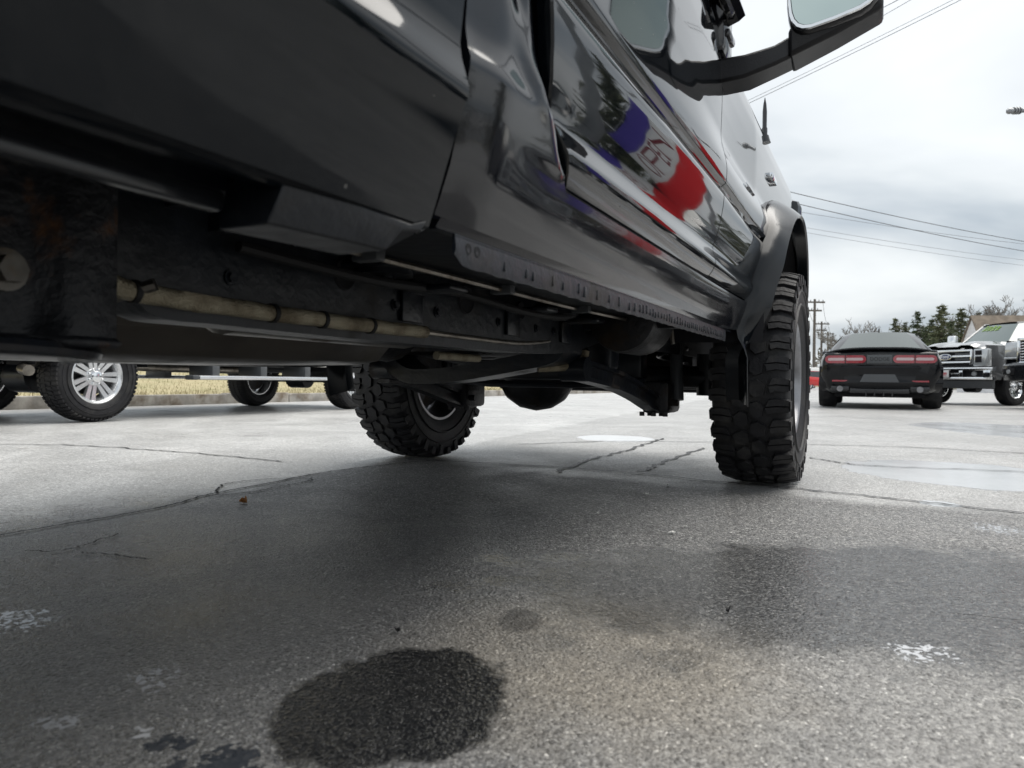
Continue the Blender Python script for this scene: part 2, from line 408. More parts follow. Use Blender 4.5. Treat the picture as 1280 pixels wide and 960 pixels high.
    edge3 = t.m('SUBTRACT', t.noise(pos, 55, 4, 0.65), 0.5)
    pud = None; pale = None; sky_flecks = None
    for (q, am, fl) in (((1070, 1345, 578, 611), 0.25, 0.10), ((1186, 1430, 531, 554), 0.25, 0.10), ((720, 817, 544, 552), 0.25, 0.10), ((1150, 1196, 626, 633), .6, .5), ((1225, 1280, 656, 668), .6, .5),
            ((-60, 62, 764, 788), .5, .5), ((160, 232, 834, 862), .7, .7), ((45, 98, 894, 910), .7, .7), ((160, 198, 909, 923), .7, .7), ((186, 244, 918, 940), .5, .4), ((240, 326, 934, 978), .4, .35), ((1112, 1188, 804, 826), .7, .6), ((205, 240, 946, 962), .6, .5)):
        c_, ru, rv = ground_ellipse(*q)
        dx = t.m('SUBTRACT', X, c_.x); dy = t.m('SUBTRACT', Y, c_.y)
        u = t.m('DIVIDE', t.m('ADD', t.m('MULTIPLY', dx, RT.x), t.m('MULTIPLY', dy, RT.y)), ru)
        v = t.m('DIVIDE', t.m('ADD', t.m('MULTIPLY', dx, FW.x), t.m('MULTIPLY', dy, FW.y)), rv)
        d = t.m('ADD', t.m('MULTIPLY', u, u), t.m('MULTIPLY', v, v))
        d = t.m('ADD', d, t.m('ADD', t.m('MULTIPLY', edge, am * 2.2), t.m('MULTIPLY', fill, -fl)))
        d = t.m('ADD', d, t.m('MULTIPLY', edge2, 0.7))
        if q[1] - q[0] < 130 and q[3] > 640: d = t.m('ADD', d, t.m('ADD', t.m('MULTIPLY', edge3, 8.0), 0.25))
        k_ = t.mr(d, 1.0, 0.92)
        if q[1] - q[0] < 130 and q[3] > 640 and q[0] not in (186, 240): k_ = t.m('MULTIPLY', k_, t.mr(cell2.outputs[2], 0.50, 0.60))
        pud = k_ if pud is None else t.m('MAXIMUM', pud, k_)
        if q[3] > 640 and q in ((-60, 62, 764, 788), (160, 232, 834, 862), (45, 98, 894, 910), (1112, 1188, 804, 826), (160, 198, 909, 923)) or 640 < q[3] < 670: sky_flecks = k_ if sky_flecks is None else t.m('MAXIMUM', sky_flecks, k_)
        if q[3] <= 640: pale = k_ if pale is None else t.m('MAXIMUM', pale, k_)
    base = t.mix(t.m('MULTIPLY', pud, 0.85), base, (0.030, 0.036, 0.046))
    base = t.mix(t.m('MULTIPLY', pale, 0.8), base, (0.60, 0.62, 0.64))  # wide puddles: bright sky reflection painted in as a pale base colour
    base = t.mix(t.m('MULTIPLY', sky_flecks, 0.9), base, (0.52, 0.53, 0.55))  # small puddles: broken sky glints painted into the colour as pale flecks
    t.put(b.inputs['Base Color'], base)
    rg = t.mr(mid, 0.3, 0.7, 0.60, 0.46); rg = t.m('SUBTRACT', rg, t.m('MULTIPLY', old, 0.16))
    rg = t.m('SUBTRACT', rg, t.m('MULTIPLY', t.m('MAXIMUM', w1, t.m('MULTIPLY', w2, 0.9)), 0.38)); rg = t.m('SUBTRACT', rg, t.m('MULTIPLY', damp, 0.25), clamp=True)
    rg = t.m('SUBTRACT', rg, t.m('MULTIPLY', tar, 0.24))
    t.put(b.inputs['Roughness'], t.m('MULTIPLY', t.m('MAXIMUM', rg, 0.14), t.m('SUBTRACT', 1.0, t.m('MULTIPLY', t.m('SUBTRACT', pud, t.m('MULTIPLY', pale, 0.35)), 0.9))))
    # relief: stones, pits, broad waves
    h = t.m('MULTIPLY', t.mr(vo2.outputs['Distance'], 0.0, 0.55, 1.0, 0.0, False), 0.0034)
    h = t.m('ADD', h, t.m('MULTIPLY', t.mr(vo.outputs['Distance'], 0.0, 0.5, 1.0, 0.0, False), 0.0016))
    h = t.m('ADD', h, t.m('MULTIPLY', t.noise(pos, 140, 3, 0.7), 0.0022))
    h = t.m('MULTIPLY', h, t.m('SUBTRACT', t.m('ADD', 1.0, t.m('MULTIPLY', tar, 0.25)), t.m('MULTIPLY', t.m('MAXIMUM', old, dry), 0.30)))
    h = t.m('ADD', h, t.m('MULTIPLY', mid, 0.006))
    h = t.m('MULTIPLY', h, t.m('SUBTRACT', 1.0, t.m('MAXIMUM', t.m('MULTIPLY', w1, 0.52), t.m('MULTIPLY', w2, 0.62))))
    h = t.m('MULTIPLY', h, t.m('SUBTRACT', 1.0, t.m('MULTIPLY', pud, 0.985)))
    bn = t.n('ShaderNodeBump'); bn.inputs['Strength'].default_value = 1.0; bn.inputs['Distance'].default_value = 1.0
    t.put(bn.inputs['Height'], h); t.t.links.new(bn.outputs[0], b.inputs['Normal'])
    return mt
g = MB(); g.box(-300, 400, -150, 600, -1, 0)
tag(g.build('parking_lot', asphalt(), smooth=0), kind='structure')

CRACK = mat('crack_shadow', (0.010, 0.010, 0.011), 0.9)
SEAM = mat('tar_seam', (0.022, 0.022, 0.023), 0.5, var=0.4, vscale=6)
def crack(pxs, wd, mt_, seed, jit=0.012, z=0.004):
    pts = smooth_path([ground_at(*p) for p in pxs], 26)
    rows = []
    for i, p in enumerate(pts):
        d = (pts[min(i + 1, len(pts) - 1)] - pts[max(i - 1, 0)]); d.z = 0; d.normalize(); n_ = Vector((-d.y, d.x, 0))
        j = noise.fractal(Vector((i * 0.23, seed * 3.1, 0)), 0.9, 2, 4) * jit
        wv = wd * (0.55 + 0.9 * abs(noise.noise(Vector((i * 0.41, seed * 5.7, 2))))) * min(1, (min(i, len(pts) - 1 - i) + 0.15) / 4)
        c = p + n_ * j
        rows.append([Vector((c.x - n_.x * wv, c.y - n_.y * wv, z)), Vector((c.x + n_.x * wv, c.y + n_.y * wv, z))])
    m_ = MB(); m_.grid(rows); o = m_.build('pavement_crack', mt_, smooth=0, fix=False); tag(o, kind='structure')
crack([(-60, 682), (60, 660), (150, 645), (215, 632), (262, 619), (330, 606), (400, 592), (470, 583), (560, 574)], 0.007, CRACK, 1)
crack([(268, 618), (282, 606), (330, 600), (390, 597)], 0.005, CRACK, 2)
crack([(215, 622), (300, 618), (345, 610), (385, 602), (388, 598)], 0.004, CRACK, 12)
crack([(30, 690), (75, 690), (108, 682), (150, 668)], 0.004, CRACK, 3, 0.01)
crack([(100, 692), (140, 695), (165, 699), (190, 701)], 0.0045, CRACK, 4, 0.01)
crack([(500, 574), (620, 580), (760, 589), (900, 603), (1020, 614), (1150, 628), (1330, 648)], 0.011, SEAM, 5, 0.02)
crack([(640, 556), (760, 552), (880, 553), (1010, 556), (1150, 560), (1330, 570)], 0.012, SEAM, 6, 0.03)
crack([(690, 592), (740, 575), (800, 558), (830, 548)], 0.014, SEAM, 7, 0.03)
crack([(800, 590), (840, 575), (880, 560)], 0.014, SEAM, 8, 0.03)
crack([(1010, 572), (1060, 580), (1120, 584), (1330, 592)], 0.010, SEAM, 9, 0.03)
crack([(-40, 556), (90, 557), (230, 566), (360, 578)], 0.012, SEAM, 10, 0.03)
crack([(1190, 770), (1215, 771), (1240, 774), (1300, 780)], 0.0022, CRACK, 11, 0.006)

# ------------------------------------------------------------------ kerb and grass strip
KX = -7.75
kerb = empty('kerb', (KX, 4, 0)); tag(kerb, kind='structure')
GRAN = mat('granite', (0.30, 0.285, 0.26), 0.7, var=0.35, vscale=3, bump=0.5, bscale=30, dirt=(0.15, 0.12, 0.09), dirtscale=2.5, dirtlo=0.45, dirthi=0.7)
yy = -6.0; k = 0
while yy < 40:
    L = random.uniform(1.3, 2.1)
    m_ = MB(); dz = random.uniform(-.012, .012); dx = random.uniform(-.015, .015)
    m_.box(-0.16 + dx, dx, yy - 4 + .006, yy - 4 + L - .006, -.1, .155 + dz, ch=0.018)
    m_.build('kerb_stone', GRAN, kerb, smooth=30); yy += L
def turf():
    mt = bpy.data.materials.new('dry_turf'); mt.use_nodes = True
    t = NT(mt.node_tree); b = mt.node_tree.nodes['Principled BSDF']
    pos = t.n('ShaderNodeNewGeometry').outputs['Position']
    c = t.mix(t.mr(t.noise(pos, 1.2, 5, 0.65), 0.35, 0.65), (0.36, 0.31, 0.19), (0.24, 0.225, 0.12))
    c = t.mix(t.mr(t.noise(pos, 14, 4, 0.65), 0.4, 0.7), c, (0.43, 0.38, 0.25))
    t.put(b.inputs['Base Color'], c); inp(b, 'Roughness', 0.9); inp(b, 'Specular IOR Level', 0.1)
    return mt
TURF = turf()
vz = [(KX - .165, .13), (-9.5, .16), (-12, .35), (-16, .8), (-24, 1.5), (-60, 2.2)]
m_ = MB(); m_.grid([[Vector((x, y, z)) for x, z in vz] for y in densify([-30, 70], 5)]); m_.add([(KX - .165, -30, -.2), (KX - .165, 70, -.2), (KX - .165, 70, .13), (KX - .165, -30, .13)], [(0, 1, 2, 3)]); tag(m_.build('grass_verge', TURF, smooth=60), kind='structure')
m_ = MB()
for i in range(15000):
    x = KX - .18 - random.random() ** 1.6 * 6; y = random.uniform(-2, 26); h_ = random.uniform(.03, .075); a = random.uniform(0, 6.28); zg = interp([(-v[0], v[1]) for v in vz], -x)
    dx, dy = math.cos(a) * .006, math.sin(a) * .006; lx, ly = random.uniform(-.03, .03), random.uniform(-.03, .03)
    m_.add([(x - dx, y - dy, zg - .01), (x + dx, y + dy, zg - .01), (x + lx, y + ly, zg + h_)], [(0, 1, 2)])
tag(m_.build('dry_grass', TURF, smooth=0, fix=False), 'short dry yellow grass on the verge behind the granite kerb', 'grass', kind='stuff')

# ------------------------------------------------------------------ small litter on the asphalt
LEAF = mat('dead_leaf', (0.36, 0.16, 0.045), 0.7, var=0.3, vscale=60)
PAPER = mat('pale_scrap', (0.62, 0.61, 0.58), 0.7)
DARKB = mat('dark_scrap', (0.012, 0.012, 0.013), 0.6)
def scrap(name, px, size, mt_, seed, label, cat, curl=0.35, group=None):
    rnd = random.Random(seed); c = ground_at(*px); n = 11
    o_ = MB(); pts = []
    for i in range(n):
        a = 2 * math.pi * i / n; q = size * (0.55 + 0.45 * rnd.random()) * (1.0 if i % 2 else 0.65)
        pts.append(Vector((math.cos(a) * q * 1.3, math.sin(a) * q, 0.006 + abs(rnd.gauss(0, curl)) * size)))
    base = [Vector((p.x, p.y, max(0.001, p.z - 0.003))) for p in pts]
    o_.add([Vector((0, 0, 0.006))] + pts + [Vector((0, 0, .001))] + base,
           [(0, i + 1, (i + 1) % n + 1) for i in range(n)] + [(n + 1, n + 2 + (i + 1) % n, n + 2 + i) for i in range(n)] +
           [(i + 1, n + 2 + i, n + 2 + (i + 1) % n, (i + 1) % n + 1) for i in range(n)])
    o = o_.build(name, mt_, smooth=0); o.location = (c.x, c.y, 0); o.rotation_euler = (0, 0, rnd.random() * 6)
    tag(o, label, cat, group)
scrap('fallen_leaf', (305, 629), 0.017, LEAF, 1, 'orange dead leaf lying on the asphalt beside the long crack', 'leaf', 0.5)
scrap('asphalt_crumb', (497, 791), 0.007, DARKB, 2, 'small dark crumb on the asphalt just behind the round damp patch', 'crumb', 0.4)
scrap('asphalt_crumb', (910, 766), 0.005, DARKB, 3, 'tiny black crumb on the wet streak right of the picture centre', 'crumb', 0.6)
G_ = 'pale specks of litter below the front wheel'
for i, (px, sz, lb) in enumerate([((808, 619), .010, 'largest pale scrap of litter on dark asphalt left of the front tyre'), ((747, 643), .006, 'pale scrap of litter under the cab, leftmost of the pale scraps'),
        ((840, 668), .011, 'flat pale scrap lying nearest the camera under the sill'), ((857, 660), .006, 'small pale scrap just above the flat pale one'),
        ((867, 611), .004, 'tiny pale scrap closest to the front tyre'), ((835, 607), .005, 'tiny pale scrap second closest to the front tyre')]):
    scrap('litter_scrap', px, sz, PAPER, 20 + i, lb, 'litter', 0.15, G_)
c0, c1 = ground_at(1256, 876), ground_at(1282, 886)
tw = MB(); tw.tube([c0 + Vector((0, 0, .004)), (c0 + c1) / 2 + Vector((0.004, 0, .007)), c1 + Vector((0, 0, .004))], [.0012, .0016, .0010], 6)
tag(tw.build('straw', PAPER), 'thin pale straw lying on asphalt at the lower right', 'straw')

# ------------------------------------------------------------------ wheels
def tyre_profile(Rr, W, rimR, dep):
    h = W / 2
    half = [(h * .80, rimR - .004), (h * .86, rimR + .012), (h * .95, lerp(rimR, Rr, .25)), (h * 1.0, lerp(rimR, Rr, .50)), (h * .985, lerp(rimR, Rr, .72)),
            (h * .95, Rr - dep - .030), (h * .88, Rr - dep - .012), (h * .70, Rr - dep - .004), (h * .35, Rr - dep)]
    return half + [(0, Rr - dep + .001)] + [(-x, r) for x, r in reversed(half)]
def make_wheel(parent, loc, side, Rr=.44, W=.30, rimR=.25, style='mud', rim='dark', name='wheel', steer=0.0, lod=1):
    M = Matrix.Translation(loc) @ Matrix.Rotation(steer, 4, 'Z')
    if side < 0: M = M @ Matrix.Rotation(math.pi, 4, 'Z')
    RM = {'dark': DALLOY, 'silver': ALLOY, 'chrome': CHROME, 'black': SATIN}[rim]
    h = W / 2; n = 64 if lod else 40
    # rim: barrel with lips
    b = MB()
    fx = h * .55
    b.lathe([(-h * .84, rimR + .012), (-h * .84, rimR - .006), (-h * .62, rimR - .018), (-h * .2, rimR - .045), (h * .3, rimR - .045), (h * .62, rimR - .022), (h * .80, rimR - .012), (h * .86, rimR - .002), (h * .84, rimR + .014)], n)
    b.lathe([(fx + .006, 0.0), (fx + .004, .075), (fx - .012, .09), (fx - .035, .092), (fx - .05, 0)], 32)
    nsp = 7 if rim in ('silver', 'chrome') else 8
    for i in range(nsp):
        a = 2 * math.pi * i / nsp + .2
        rot = Matrix.Rotation(a, 4, 'X')
        subs = (-1, 1) if rim in ('silver', 'chrome') else (0,)
        for s_ in subs:
            w0 = .016 if s_ else .030; w1 = .021 if s_ else .024
            o0 = s_ * .020; o1 = s_ * .031
            r0, r1 = .075, rimR - .016
            ring = []
            for (rr, oo, ww, xf) in ((r0, o0, w0, fx), (lerp(r0, r1, .6), lerp(o0, o1, .6), lerp(w0, w1, .6), fx + .006), (r1, o1, w1, h * .66)):
                ring.append([rot @ Vector((xf, oo - ww, rr)), rot @ Vector((xf, oo + ww, rr)), rot @ Vector((xf - .035, oo + ww * 1.2, rr)), rot @ Vector((xf - .035, oo - ww * 1.2, rr))])
            b.loft(ring)
    wheel = b.build(name, RM, parent, smooth=35, M=M)
    # hub, nuts
    c = MB(); c.lathe([(fx + .004, .052), (fx + .030, .048), (fx + .036, .036), (fx + .037, 0)], 24)
    c.build('hub_cap', CHROME if rim in ('silver', 'chrome') else SATIN, wheel, M=M)
    for i in range(8):
        a = 2 * math.pi * (i + .5) / 8
        q = MB(); q.lathe([(fx, .010), (fx + .018, .010), (fx + .021, .006), (fx + .021, 0)], 6, Matrix.Translation((0, .066 * math.cos(a), .066 * math.sin(a))))
        q.build('lug_nut', CHROME, wheel, M=M)
    # brake behind
    q = MB(); q.lathe([(-.02, .05), (-.02, .17), (.005, .17), (.005, .05)], 40); q.box(-.06, .05, .09, .20, -.08, .08, ch=.02)
    q.build('brake_disc', CASTIRON, wheel, M=M)
    dep = .014 if style == 'mud' else (.009 if style == 'at' else .004)
    tm = MB(); tm.lathe(tyre_profile(Rr, W, rimR, dep), n)
    # raised rings on the sidewall
    for sg in (1, -1):
        for rr in (.34, .60):
            r_ = lerp(rimR, Rr, rr)
            tm.lathe([(sg * h * .97, r_ - .006), (sg * (h + .0035), r_ - .003), (sg * (h + .0035), r_ + .003), (sg * h * .97, r_ + .006)], n)
    ty = tm.build('tyre', RUBBER, wheel, smooth=50, M=M)
    # tread
    t = MB()
    def basr(a): return Rr - dep - .017 * (abs(a) / h) ** 4
    def P(N, k, s_, a, hh, shrink=0):
        an = 2 * math.pi * (k + s_) / N; r_ = basr(a) + hh
        return Vector((a, r_ * math.cos(an), r_ * math.sin(an)))
    def block(N, k, poly, hgt):
        ca = sum(p[1] for p in poly) / len(poly); cs = sum(p[0] for p in poly) / len(poly)
        nn = len(poly)
        lo = [P(N, k, s_, a, -.004) for s_, a in poly]
        hi = [P(N, k, cs + (s_ - cs) * .93, ca + (a - ca) * .95, hgt) for s_, a in poly]
        t.add(lo + hi, [tuple(reversed(range(nn))), tuple(range(nn, 2 * nn))] + [(i, (i + 1) % nn, nn + (i + 1) % nn, nn + i) for i in range(nn)])
    if style == 'mud':
        N = 34
        for k in range(N):
            lng = (k % 2) * .012
            for sg, ph in ((1, 0.0), (-1, .5)):
                block(N, k, [(ph + .04, sg * (.072 + lng)), (ph + .00, sg * .100), (ph + .10, sg * h * .99), (ph + .385, sg * h * .99), (ph + .33, sg * .100), (ph + .385, sg * (.060 + lng))], dep)
                block(N, k, [(ph + .43, sg * (.058 + lng)), (ph + .375, sg * .099), (ph + .43, sg * h * .99), (ph + .71, sg * h * .99), (ph + .66, sg * .098), (ph + .74, sg * (.064 + lng))], dep)
                block(N, k, [(ph + .22, sg * .006), (ph + .10, sg * .030), (ph + .36, sg * (.056 + lng * .6)), (ph + .84, sg * (.050 + lng * .6)), (ph + .98, sg * .024), (ph + .72, sg * .002)], dep)
                # side lugs running down over the shoulder
                r0, r1 = Rr - .020, Rr - (.075 if k % 2 else .055)
                vs = []
                for (s0, rr, xx) in ((.14, r0, h * .985), (.66, r0, h * .985), (.62, r1, h * 1.0), (.20, r1, h * 1.0)):
                    an = 2 * math.pi * (k + ph + s0) / N
                    vs.append(Vector((sg * (xx - .01), rr * math.cos(an), rr * math.sin(an))))
                for (s0, rr, xx) in ((.16, r0 + .004, h * .99 + .004), (.64, r0 + .004, h * .99 + .004), (.60, r1 + .004, h * 1.0 + .004), (.22, r1 + .004, h * 1.0 + .004)):
                    an = 2 * math.pi * (k + ph + s0) / N
                    vs.append(Vector((sg * xx, rr * math.cos(an), rr * math.sin(an))))
                t.add(vs, [(0, 1, 2, 3), (4, 5, 6, 7), (0, 1, 5, 4), (1, 2, 6, 5), (2, 3, 7, 6), (3, 0, 4, 7)])
    else:
        N = 60 if style == 'at' else 46
        for k in range(N):
            for sg, ph in ((1, 0.0), (-1, .5)):
                if style == 'at':
                    block(N, k, [(ph + .05, sg * h * .60), (ph + .15, sg * h * .97), (ph + .82, sg * h * .97), (ph + .75, sg * h * .56)], dep)
                    block(N, k, [(ph + .0, sg * h * .06), (ph + .25, sg * h * .50), (ph + .90, sg * h * .50), (ph + .65, sg * h * .06)], dep)
                else:
                    block(N, k, [(ph + .02, sg * h * .45), (ph + .05, sg * h * .95), (ph + .92, sg * h * .95), (ph + .90, sg * h * .45)], dep)
                    if sg > 0: block(N, k, [(0, -h * .38), (0.02, h * .38), (.97, h * .38), (.95, -h * .38)], dep)
    t.build('tread', RUBBER, wheel, smooth=25, fix=(style == 'mud'), M=M)
    return wheel

FLARE = mat('flare_paint', (0.003, 0.0045, 0.0065), 0.17, spec=0.38)
# ------------------------------------------------------------------ the lifted black pickup, front axle at the origin
PK = empty('pickup_truck', (0, 0, 0))
tag(PK, 'black lifted regular cab pickup truck on mud tyres, seen from beneath its sill', 'pickup truck')
PROF = [(.551, .877), (.5909, .8795), (.5995, .8846), (.6233, .8944), (.6572, .9054), (.687, .9122), (.6955, .9126), (.7057, .9075), (.721, .9186), (.738, .9263), (.7448, .928), (.7745, .9203), (.7847, .9186), (.795, .9212), (.8273, .9322), (.8612, .9399),
        (.8952, .9454), (.9173, .9475), (.9242, .9471), (.9428, .939), (.9480, .9395), (.9515, .944), (.955, .9495), (.960, .9520), (.970, .9532), (1.0143, .9555), (1.0567, .958), (1.1078, .9605), (1.1672, .962), (1.24, .9625), (1.31, .961), (1.36, .956), (1.385, .948)]
ARC = (0.0, .515, .585); RB = .655            # wheel opening, and where the flare meets the fender
LIPX = [(.50, .87), (.525, .889), (.571, .942), (.668, .988), (.771, 1.008), (.832, 1.022), (.98, 1.032), (1.10, 1.040)]
YF = -1.2025                                                     # door front cut
def plan(Y, z):
    # the upper side curves inwards towards the nose
    k_ = .026 * (max(-2.15, min(Y, YF)) + 2.15) ** 2 + (.0125 * (1 - math.exp(-(Y - YF) / .25)) if Y > YF else 0)
    return k_ * sstep(.985, 1.10, z)
def fenX(Y, z):
    zw = z + .015 * sstep(YF, -.55, Y) * sstep(.70, .80, z) * sstep(1.36, .95, z)
    return interp(PROF, zw) - plan(Y, z) + .008 * (max(0, min(1, (Y - YF) / .62)) ** 3) * sstep(1.5, 1.2, z)
def circ(z, r_):
    q = r_ * r_ - (z - ARC[1]) ** 2
    return -math.sqrt(q) if (q > 0 and z < ARC[1] + r_) else 0.0
def panel(yl, yr, zs, xf, nu=24, hem=.022, sides=(1, 1, 1, 1), sx=1, pw=1.0):
    """grid panel between yl(z) and yr(z); hems turned inwards on (left, right, bottom, top)"""
    rows = []
    for z in zs:
        a, b = yl(z), yr(z); row = []
        us = [i / nu for i in range(nu + 1)]
        pts = [(lerp(a, b, u ** pw), z) for u in us]
        row = [Vector((xf(Y, z), Y, z)) for Y, z in pts]
        if sides[0]: row = [row[0] + Vector((-hem, 0, 0)), row[0] + Vector((-.004, -.0025, 0))] + row
        if sides[1]: row = row + [row[-1] + Vector((-.004, .0025, 0)), row[-1] + Vector((-hem, 0, 0))]
        rows.append(row)
    if sides[2]: rows = [[p + Vector((-hem, 0, 0)) for p in rows[0]], [p + Vector((-.004, 0, -.0025)) for p in rows[0]]] + rows
    if sides[3]: rows = rows + [[p + Vector((-.004, 0, .0025)) for p in rows[-1]], [p + Vector((-hem, 0, 0)) for p in rows[-1]]]
    if sx < 0: rows = [[Vector((-p.x, p.y, p.z)) for p in r_] for r_ in rows]
    return rows
zk = [z for z, _ in PROF]
def knots(a, b, step=.012): return densify([a] + [z for z in zk if a + .002 < z < b - .002] + [b], step)
DREAR = [(.7015, -2.2098), (.721, -2.231), (.7423, -2.2523), (.7677, -2.2778), (.7933, -2.299), (.8443, -2.3287), (.9037, -2.3542), (.9972, -2.3712), (1.38, -2.381)]
YCAB, YBED = -2.510, -2.524
def drear(z): return interp(DREAR, z)
ztop = ARC[1] + RB
for sx in (1, -1):
    # ---- fender: flat panel up to the flare
    zf = knots(.7057, ztop - .03, .011) + [ztop - .02, ztop - .012, ztop - .006, ztop - .002, ztop + .001] + densify([ztop + .02, 1.24, 1.31, 1.36, 1.385], .015)
    m_ = MB(); m_.grid(panel(lambda z: YF + .004, lambda z: circ(z, RB), zf, fenX, 40, .022, (1, 0, 1, 1), sx, .9))
    def fx2(Y, z): return fenX(-Y if Y > 0 else Y, z) - .05 * sstep(.6, .95, Y)
    m_.grid(panel(lambda z: -circ(z, RB), lambda z: .92 - .12 * max(0, z - .9), [z for z in zf if z > .80], fx2, 16, .022, (0, 1, 1, 1), sx))
    fen = m_.build('fender', PAINT, PK, smooth=32)
    # ---- wheel arch flare, swept round the opening
    rws = []
    for i in range(73):
        a_ = R(196) - R(214) * i / 72
        ca, sa = math.cos(a_), math.sin(a_)
        z_l = ARC[1] + ARC[2] * sa; z_b = ARC[1] + RB * sa; y_l = ARC[2] * ca; y_b = RB * ca
        if y_l > 0 and z_l < .66: continue
        xb_ = fenX(-abs(y_b), z_b) if z_b > .60 else lerp(.93, fenX(-abs(y_b), .60), sstep(.5, .60, z_b))
        xl_ = max(interp(LIPX, z_l), xb_ - .04 if z_l < .58 else xb_ + .012)
        row = [Vector((xb_ - .004, y_b, z_b))]
        for f_ in (.06, .2, .4, .6, .8, .94, 1.0):
            rr_ = lerp(RB, ARC[2], f_); bul = (f_ ** .7)
            row.append(Vector((lerp(xb_ + .004, xl_, bul), rr_ * ca, ARC[1] + rr_ * sa)))
        row += [Vector((xl_ - .006, (ARC[2] - .010) * ca, ARC[1] + (ARC[2] - .010) * sa)), Vector((xl_ - .05, (ARC[2] - .008) * ca, ARC[1] + (ARC[2] - .008) * sa))]
        rws.append([Vector((sx * p.x, p.y, p.z)) for p in row])
    q_ = MB(); q_.grid(rws); q_.build('wheel_flare', FLARE, fen, smooth=50)
    ln = MB(); ln.lathe([(.56, .64), (.97, .605)], 40, Matrix.Translation((0, 0, .515)), a0=R(8), a1=R(176))
    for v_ in ln.v: v_.x *= sx
    ln.build('wheel_liner', BLACKFLAT, fen)
    # ---- rocker and rear corner of the cab in one pressing
    zr = knots(.5995, .6946, .011)
    m_ = MB(); m_.grid(panel(lambda z: -2.2174, lambda z: circ(z, RB) + .004, zr, fenX, 60, .012, (0, 0, 0, 1), sx))
    QP = [(.5995, .8846), (.6233, .8944), (.6572, .9067), (.7252, .9237), (.766, .9318), (.7745, .9322), (.7864, .928), (.8102, .9245), (.8697, .9288), (.9972, .9433), (1.385, .975)]
    zq = zr[:-1] + knots(.6946, 1.385, .012)
    def xq(Y, z):
        x = interp(QP, z)
        if z < .72: x = lerp(x, interp(PROF, z), sstep(-2.40, -2.225, Y) * sstep(.72, .69, z))
        dd = drear(z) - Y
        x -= .014 * math.exp(-(dd / .018) ** 2) * sstep(.7015, .74, z)
        x += .009 * math.exp(-((dd - .050) / .026) ** 2) * math.exp(-((z - .80) / .028) ** 2)
        x -= .009 * sstep(.85, .91, z) * math.exp(-((dd - .06) / .026) ** 2)
        x -= .012 * sstep(-2.42, -2.53, Y)
        return x
    rq = []
    for z in zq:
        yr_ = -2.2174 if z < .7016 else drear(z) - .0085
        row = [Vector((sx * xq(lerp(YCAB, yr_, u / 26), z), lerp(YCAB, yr_, u / 26), z)) for u in range(27)]
        row = [row[0] + Vector((-sx * .03, 0, 0))] + row
        row = row + [row[-1] + Vector((-sx * (.03 if z > .6955 else 0), 0, 0))]
        rq.append(row)
    m_.grid(rq)
    tuck = []
    yfe = circ(.5995, RB) + .004
    for i in range(71):
        Y = lerp(YCAB, yfe, i / 70); x = fenX(Y, .5995)
        tuck.append([Vector((sx * x, Y, .5995)), Vector((sx * (x - .005), Y, .593)), Vector((sx * (lerp(x, .882, .8) - .005), Y, .589)), Vector((sx * .8815, Y, .586))])
    m_.grid(tuck)
    rock = m_.build('rocker_panel', PAINTD, PK, smooth=34)
    fl = MB(); ring = []
    for i in range(90):
        Y = lerp(-2.4733, -.80, i / 89); zb = .552 + .001 * math.sin(i * 1.9)
        if i == 0: zb = .564
        ring.append([Vector((sx * .8805, Y, .588)), Vector((sx * .882, Y, .570)), Vector((sx * .8798, Y, zb)), Vector((sx * .8772, Y, zb)), Vector((sx * .8768, Y, .588))])
    fl.loft(ring, True, True)
    fl.build('pinch_weld', UNDER2, rock, smooth=34)
    rr = random.Random(3); Y = -2.35
    while Y < -.85:
        w_ = rr.choice((.004, .006, .009)); z0 = .560 + rr.uniform(-.002, .002)
        t_ = MB(); t_.box(sx * .8790, sx * .8834, Y, Y + w_, z0, z0 + rr.uniform(.012, .019), ch=.0015); t_.build('weld_rib', UNDER2, rock, smooth=30)
        Y += rr.uniform(.022, .07) if Y < -1.75 else rr.uniform(.016, .03)
    for Y in (-2.4435, -2.4222):
        t_ = MB(); t_.lathe([(.0, .0), (.0012, .0066), (.0, .0074)], 16, Matrix.Translation((.8813, Y, .5742)))
        for v_ in t_.v: v_.x *= sx
        t_.build('drain_hole', BLACKFLAT, rock)
    # ---- door
    zd = knots(.7057, 1.38, .011)
    def xd(Y, z): return interp(PROF, z) - plan(Y, z) - .0015 * sstep(.085, .0, Y - drear(z)) * sstep(.721, .79, z) * sstep(.87, .80, z)
    m_ = MB(); m_.grid(panel(lambda z: drear(z) + .011, lambda z: YF - .004, zd, xd, 60, .024, (1, 1, 1, 1), sx))
    door = m_.build('door', PAINT, PK, smooth=32)
    sl = MB(); sl.tube([(sx * .896, drear(z) + .002, z) for z in densify([1.38, .9972, .8443, .7933, .7423, .709], .03)] + [(sx * .894, y, .7012) for y in (-2.18, -1.9, -1.5, -1.24)], .010, 8)
    sl.build('door_seal', SEAL, door)
    hd = MB(); hd.tube([(sx * .985, -2.28, 1.24), (sx * 1.025, -2.25, 1.242), (sx * 1.028, -2.11, 1.242), (sx * .985, -2.08, 1.24)], .013, 8); hd.build('door_handle', PAINT, door)
    wn = MB(); wn.add([(sx * .965, -2.32, 1.40), (sx * .965, -1.33, 1.40), (sx * .79, -1.72, 1.88), (sx * .79, -2.32, 1.88)], [(0, 1, 2, 3)]); wn.build('door_window', GLASS, door, smooth=0)
